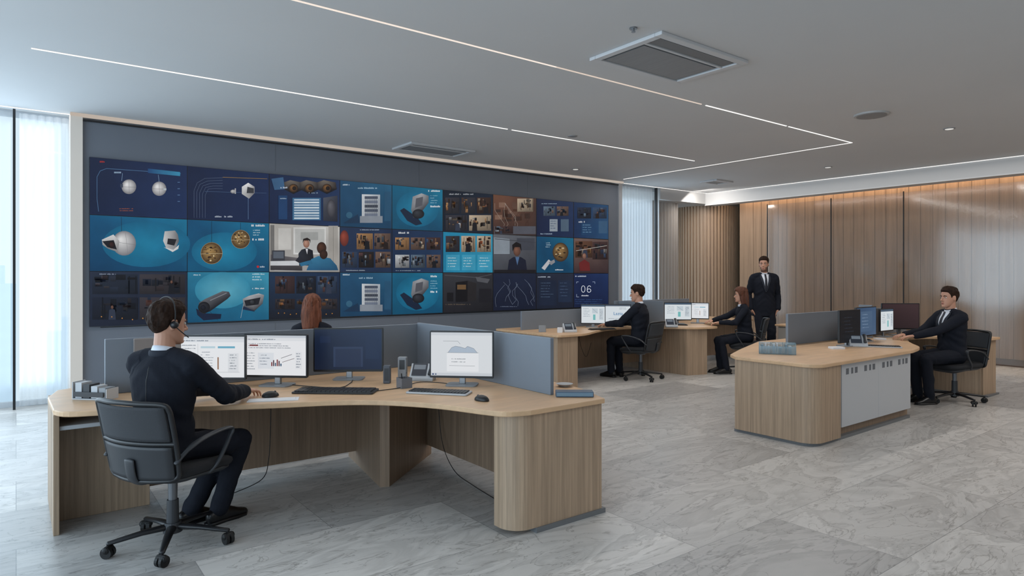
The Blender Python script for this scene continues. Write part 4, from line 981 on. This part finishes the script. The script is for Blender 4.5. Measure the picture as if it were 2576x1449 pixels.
for a in ((5.75,7.55,7.35,7.38,1.0),(7.55,9.4,7.25,7.28,1.11),(7.62,7.65,6.85,7.25,1.11),(8.10,8.13,6.75,7.25,1.11)):
    MB().box(a[0],a[1],a[2],a[3],TT,a[4]).build('partition',PART,d,bevel=.004)
MB().box(7.66,8.09,7.18,7.245,TT,1.10).build('partition_pad',M('partition_taupe',C(132,124,120),.7),d,bevel=.004)
d=thing('side_cabinet','cream side cabinet with oak top beside standing person','cabinet',(9.97,5.48,0))
MB().box(-.21,.22,-.30,.30,.05,.70).build('body',CREAM,d,bevel=.004)
MB().box(-.25,.26,-.34,.34,.70,.73).build('worktop',OAKT,d,bevel=.005)
for i in range(2):
    q=MB().box(-.222,-.208,-.29,.29,.08+.31*i,.37+.31*i).build('drawer',CREAM,d,bevel=.003); h=MB().box(-.232,-.222,-.08,.08,.33+.31*i,.34+.31*i).build('handle',MET,q)
MB().box(-.19,.2,-.28,.28,0,.05).build('plinth',DGR,d)
d=thing('workstation_desk','oak workstation desk with rounded end and white cabinet','desk')
fr=[(5.5+.16-.16*math.sin(rad(a)),2.90+.16-.16*math.cos(rad(a))) for a in range(90,-1,-10)]
fr=fr+c2([(7.45,2.90),(7.85,2.99),(8.2,3.20),(8.5,3.36),(8.9,3.50),(9.25,3.45),(9.5,3.15),(9.64,2.90),(9.95,2.86)],5)
MB().prism(fr+[(9.98,4.4),(7.0,4.4),(6.1,4.05),(5.62,3.84),(5.5,3.70)],TB,TT).build('tabletop',OAKT,d,bevel=.006)
ep=[(5.52,3.72),(5.52,3.08)]+[(5.52+.15-.15*math.cos(rad(a)),3.08-.15*math.sin(rad(a))) for a in range(10,91,10)]+[(5.98,2.93),(5.98,3.72)]
MB().prism(ep,.03,TB).build('end_panel',OAKP,d)
MB().prism([(x+(.02 if x<5.7 else 0),y+.02) for x,y in ep[:-2]]+[(7.55,2.97),(7.55,3.68),(5.6,3.7)],0,.03).build('plinth',PLG,d)
MB().box(6.02,7.52,2.98,3.68,.10,TB).build('cabinet_body',WHT,d)
MB().box(6.0,7.56,3.0,3.7,.03,.10).build('cabinet_base',OAKD,d)
for i in range(2):
    x0=6.04+i*.738
    q=MB().box(x0,x0+.735,2.95,2.978,.11,TB-.005).build('cabinet_door',WHT,d,bevel=.001)
    for gx in range(2):
        for k_ in range(3):
            w_=(.05,.035,.05)[k_]; xx=x0+.08+gx*.36+(0,.10,.17)[k_]
            MB().box(xx,xx+w_,2.948,2.951,.590,.645).build('vent_slot',M('slot_dark',C(98,102,108),.6),q)
MB().box(7.60,9.6,3.86,3.90,.1,TB).build('modesty_panel',OAKD,d)
MB().prism([(9.60,2.94),(9.92,2.90),(9.94,4.3),(9.90,4.3),(9.88,2.95),(9.62,2.99)],.02,TB).build('end_panel',OAKP,d)
MB().box(9.60,9.64,2.96,3.8,.02,TB).build('side_panel',OAKP,d)
MB().box(9.58,9.98,2.88,4.2,0,.02).build('plinth',PLG,d)
MB().box(6.85,9.9,3.94,3.97,TT,1.08).build('partition',PART,d,bevel=.004)
MB().box(8.50,8.53,3.78,3.94,TT,1.14).build('partition',PART,d,bevel=.004)
# ---------------------------------------------------------------- desk items
def keyboard(p,rz,w,dp,frame,label):
    e=thing('keyboard',label,'keyboard',p,rz,group='keyboards')
    MB().prism(rrect(w,dp,.015,3),.001,.012).build('base',frame,e,bevel=.003)
    mb=MB(); nx=17; ny=5
    for j in range(ny):
        for i in range(nx):
            x=-w/2+.016+(w-.032)*i/nx; y=-dp/2+.016+(dp-.032)*j/ny
            mb.box(x+.001,x+(w-.032)/nx-.002,y+.001,y+(dp-.032)/ny-.002,.012,.020)
    mb.build('keycaps',BLK,e,kind='stuff')
CR=CAMH-math.pi/2
keyboard(G(845,986),CR-.05,.54,.18,BLK,'black keyboard on the curved oak desk')
keyboard(G(1105,989),CR-.22,.42,.14,WHT,'white keyboard with black keys on oak desk')
keyboard(G(1515,829),CR+.3,.40,.13,BLK,'black keyboard in front of the seated typist')
keyboard(G(2213,873),CR-.4,.42,.14,WHT,'keyboard with dark keys on the oak desk')
keyboard(G(2150,856),CR-.4,.36,.13,BLK,'black keyboard below the angled monitors')
keyboard(G(1700,818),CR-.2,.36,.13,BLK,'black keyboard beside grey partition')
def mouse(p,rz,label):
    mb=MB().ell((0,0,.004),(.032,.055,.032)); ob=mb.build('computer_mouse',BLK,smooth=True)
    for v_ in ob.data.vertices: v_.co.z=max(0,v_.co.z)
    ob.location=p; ob.rotation_euler=(0,0,rz); ob['label']=label; ob['category']='mouse'
    w=MB().cyl((-.004,.03,.028),(.004,.03,.028),.007,n=12).build('scroll_wheel',DGR,ob)
mouse(G(1212,1008),CR+.9,'black computer mouse near the desk edge')
ob=MB().box(-.15,.15,-.055,.055,0,.003).box(-.14,.13,-.05,.045,.003,.005).build('document_stack',PAPER); ob.location=G(688,1006); ob.rotation_euler=(0,0,CR+.25); ob['label']='stack of white papers under the mouse'; ob['category']='paper'
mouse(G(680,1000)+V((0,0,.0055)),CR-.9,'black computer mouse on white papers under a hand')
e=thing('desk_organizer','white desk organizer with dark dividers','desk organizer',G(240,1003),CR-.15)
MB().box(-.12,.12,-.05,.05,.001,.008).box(-.12,-.115,-.05,.05,.008,.11).box(.115,.12,-.05,.05,.008,.07).build('tray',WHT,e)
for i in range(4):
    MB().box(-.105+i*.055,-.06+i*.055,-.042,.042,.009,.105-.01*i).build('binder',[WHT,DGR,WHT,GRY][i],e,bevel=.002)
MB().box(-.10,.10,-.055,-.051,.02,.05).build('label_plate',DGR,e)
def phone(p,rz,label):
    e=thing('desk_phone',label,'telephone',p,rz,group='desk phones')
    m=MB(); m.add([(-.09,-.02,.0),(.09,-.02,0),(.09,.09,0),(-.09,.09,0),(-.09,-.02,.02),(.09,-.02,.02),(.09,.07,.12),(-.09,.07,.12),(.09,.09,.11),(-.09,.09,.11)],[(3,2,1,0),(0,1,5,4),(4,5,6,7),(7,6,8,9),(9,8,2,3),(0,4,7,9,3),(1,2,8,6,5)]); m.build('body',WHT,e,bevel=.004)
    c=Canvas(lambda u,v,l:(-.075+.11*u,.066-.072*v-.0012*l,.118-.08*v+.0012*l)); c.rect(0,0,1,1,(40,46,56)); c.rect(.1,.12,.9,.5,(110,120,130)); c.build('screen',SCRM,e)
    MB().loft([(.065,-.005,.05),(.065,.03,.09),(.065,.06,.125)],[(.018,.012),(.012,.010),(.018,.012)],ref=(1,0,0),n=10).build('handset',DGR,e,smooth=True)
phone(G(1060,958),CR-.1,'white desk phone with small dark screen')
phone(G(1435,836),CR+.2,'white desk phone on the curved desk')
phone(G(1690,823),CR,'grey desk phone next to partition')
phone(G(2160,872),CR-.3,'desk phone beside angled monitors')
e=thing('pen_holder','clear glass pen holder with pens','pen holder',G(1017,975))
MB().box(-.04,.04,-.04,.04,0,.005).box(-.04,-.037,-.04,.04,.005,.07).box(.037,.04,-.04,.04,.005,.07).box(-.037,.037,-.04,-.037,.005,.07).box(-.037,.037,.037,.04,.005,.07).build('cup',M('smoked_plastic',C(120,122,128),.2,alpha=.75),e)
for i,(x,y) in enumerate(((-.01,.0),(.012,.01),(.0,-.015))): MB().cyl((x,y,.006),(x*2.2,y*2,.10),.004,n=8).build('pen',[BLK,DGR,MET][i],e)
e=thing('speaker','tall slim grey desktop speaker','speaker',G(1013,955),CR); MB().box(-.032,.032,-.03,.03,0,.17).build('body',GRY,e,bevel=.006); MB().box(-.02,.02,-.0315,-.03,.08,.15).build('grille',DGR,e)
e=thing('speaker','small dark grey desktop speaker','speaker',G(974,964),CR); MB().box(-.025,.025,-.025,.025,0,.13).build('body',M('spk_body',C(84,88,96),.5),e,bevel=.006); MB().box(-.016,.016,-.0265,-.025,.02,.11).build('grille',DGR,e)
e=thing('network_box','flat blue-grey device box with clear front','device box',G(1445,997),CR-.02); MB().box(-.12,.12,-.04,.05,.001,.035).build('body',M('dev_blue',C(70,88,108),.4),e,bevel=.004); MB().box(-.115,.115,-.044,-.04,.008,.03).build('front_panel',M('dev_panel',C(110,136,154),.2),e)
ob=MB().loft([(0,0,.006),(0,0,.02)],[.04,.06],n=24,rnd=False).cyl((0,0,0),(0,0,.006),.03).build('saucer',WHT,smooth=False); ob.location=G(1420,972); ob['label']='small white saucer on the desk corner'; ob['category']='saucer'
e=thing('document_tray','clear bluish acrylic document tray with papers','tray',G(1955,890),CR-.35)
MB().box(-.17,.17,-.07,.07,0,.006).box(-.17,-.165,-.07,.07,.006,.11).box(.165,.17,-.07,.07,.006,.11).box(-.17,.17,.065,.07,.006,.11).box(-.06,-.055,-.07,.065,.006,.11).box(.05,.055,-.07,.065,.006,.11).box(-.17,.17,-.07,-.065,.006,.08).build('case',TRAYG,e)
for a in ((-.15,-.125,.09),(-.115,-.10,.105),(-.09,-.07,.08),(-.045,-.02,.10),(-.01,.005,.105),(.015,.04,.07),(.07,.09,.10),(.10,.13,.08)):
    MB().box(a[0],a[1],-.055,.055,.007,a[2]).build('folder',random.choice([M('tray_paper',C(170,182,190),.6),M('tray_paper2',C(120,140,152),.6),WHT]),e)
for (x,y,w,h,lab) in ((5.80,6.95,.10,.09,'small grey box on curved desk'),(5.92,6.72,.07,.07,'small white box on curved desk'),(8.02,7.0,.05,.12,'white cup on desk near partition'),(6.95,3.45,.14,.02,'white notepad on oak desk'),(8.35,3.62,.12,.02,'white paper pad on oak desk')):
    ob=MB().prism(rrect(w,w*.8,w*.12,3),0,h*.9).prism(rrect(w*.96,w*.76,w*.12,3),h*.9,h).build('notepad' if h<.05 else 'storage_box',PAPER if 'white' in lab else GRY,bevel=.002); ob.location=(x,y,.73); ob.rotation_euler=(0,0,CR); ob['label']=lab; ob['category']='notepad' if h<.05 else 'box'
def cable(pts,r=.004,label='thin black power cable'):
    k=crom(pts,6); ob=MB().loft(k,[r]*len(k),n=6).build('power_cable',BLK,smooth=True); ob['label']=label; ob['category']='cable'
cable([(1.50,4.92,.69),(1.49,4.90,.4),(1.47,4.88,.16),(1.40,4.80,.05),(1.2,4.75,.006)],.003,'black cable hanging below the desktop')
cable([(2.70,4.55,.69),(2.68,4.50,.45),(2.66,4.40,.18),(2.64,4.2,.03),(2.60,3.9,.008),(2.55,3.5,.008)],.003,'black cable hanging under the desk end')
cable([(1.55,4.6,.735),(1.75,4.3,.735),(1.9,4.42,.735),(2.0,4.6,.735)],.003,'black cable lying on the desktop')
cable([tuple(G(930,985,.735)),tuple(G(1010,975,.735)),tuple(G(1050,962,.735)),tuple(G(1100,962,.735)),tuple(G(1150,968,.735))],.003,'black cable lying beside the keyboard')
cable([(6.7,7.19,.69),(6.72,7.15,.45),(6.78,7.1,.3),(6.9,7.12,.5)],.003,'cable loop below the far desk')
# ---------------------------------------------------------------- lights
def area(loc,rot,sx,sy,p,col,name='window_daylight'):
    l=bpy.data.lights.new('lamp','AREA'); l.shape='RECTANGLE'; l.size=sx; l.size_y=sy; l.energy=p; l.color=col
    o=bpy.data.objects.new(name,l); o.location=loc; o.rotation_euler=rot; COL.objects.link(o); return o
COOLC=(.66,.84,1.0)
area((-4.9,2.5,1.75),(0,rad(-90),0),3.0,14,430,COOLC)
area((-2.2,9.395,1.75),(rad(-90),0,0),5.2,3.0,125,COOLC)
area((10.6,9.395,1.8),(rad(-90),0,0),1.6,2.6,20,COOLC)
NEU=(1,.96,.92)
area((4.5,6.75,3.385),(0,0,0),8.6,.05,54,NEU,'led_line_lamp')
area((5.3,4.48,3.385),(0,0,0),8.4,.05,58,NEU,'led_line_lamp')
area((9.46,6.7,3.385),(0,0,0),.05,4.2,24,NEU,'led_line_lamp')
area((12.3,3,3.38),(0,0,0),.05,11,22,NEU,'led_line_lamp')
area((4.5,9.2,3.385),(0,0,0),9,.04,10,NEU,'led_line_lamp')
area((4.5,-1.0,3.36),(0,0,0),6,2.5,55,NEU,'fill_lamp')  # soft fill added out of view, no fixture modelled here
area((9.5,0.5,3.36),(0,0,0),4,2.0,70,(1,.95,.9),'fill_lamp')  # second added fill, brightens the right side from outside the frame
area((XR-.10,3,3.42),(0,rad(-6),0),.06,11.5,72,(1,.74,.50),'cove_lamp')
area((11.9,8.9,3.3),(0,rad(-35),0),.5,.5,16,(1,.94,.88),'pillar_fill_lamp')  # added lamp to brighten the slatted pillar, no ceiling fixture belongs to it
w=bpy.data.worlds.new('World'); scene.world=w; w.use_nodes=True
bg=w.node_tree.nodes['Background']; bg.inputs[0].default_value=(*C(212,231,242),1); bg.inputs[1].default_value=1.08
cam=bpy.data.cameras.new('Camera'); cam.sensor_width=36; cam.lens=FOC/2576*36; cam.shift_y=-29.5/2576; cam.clip_end=500; cam.clip_start=.05
co=bpy.data.objects.new('Camera',cam); co.location=(0,0,CH); co.rotation_euler=(rad(90),0,CAMH-math.pi/2); COL.objects.link(co); scene.camera=co
scene.view_settings.view_transform='Standard'
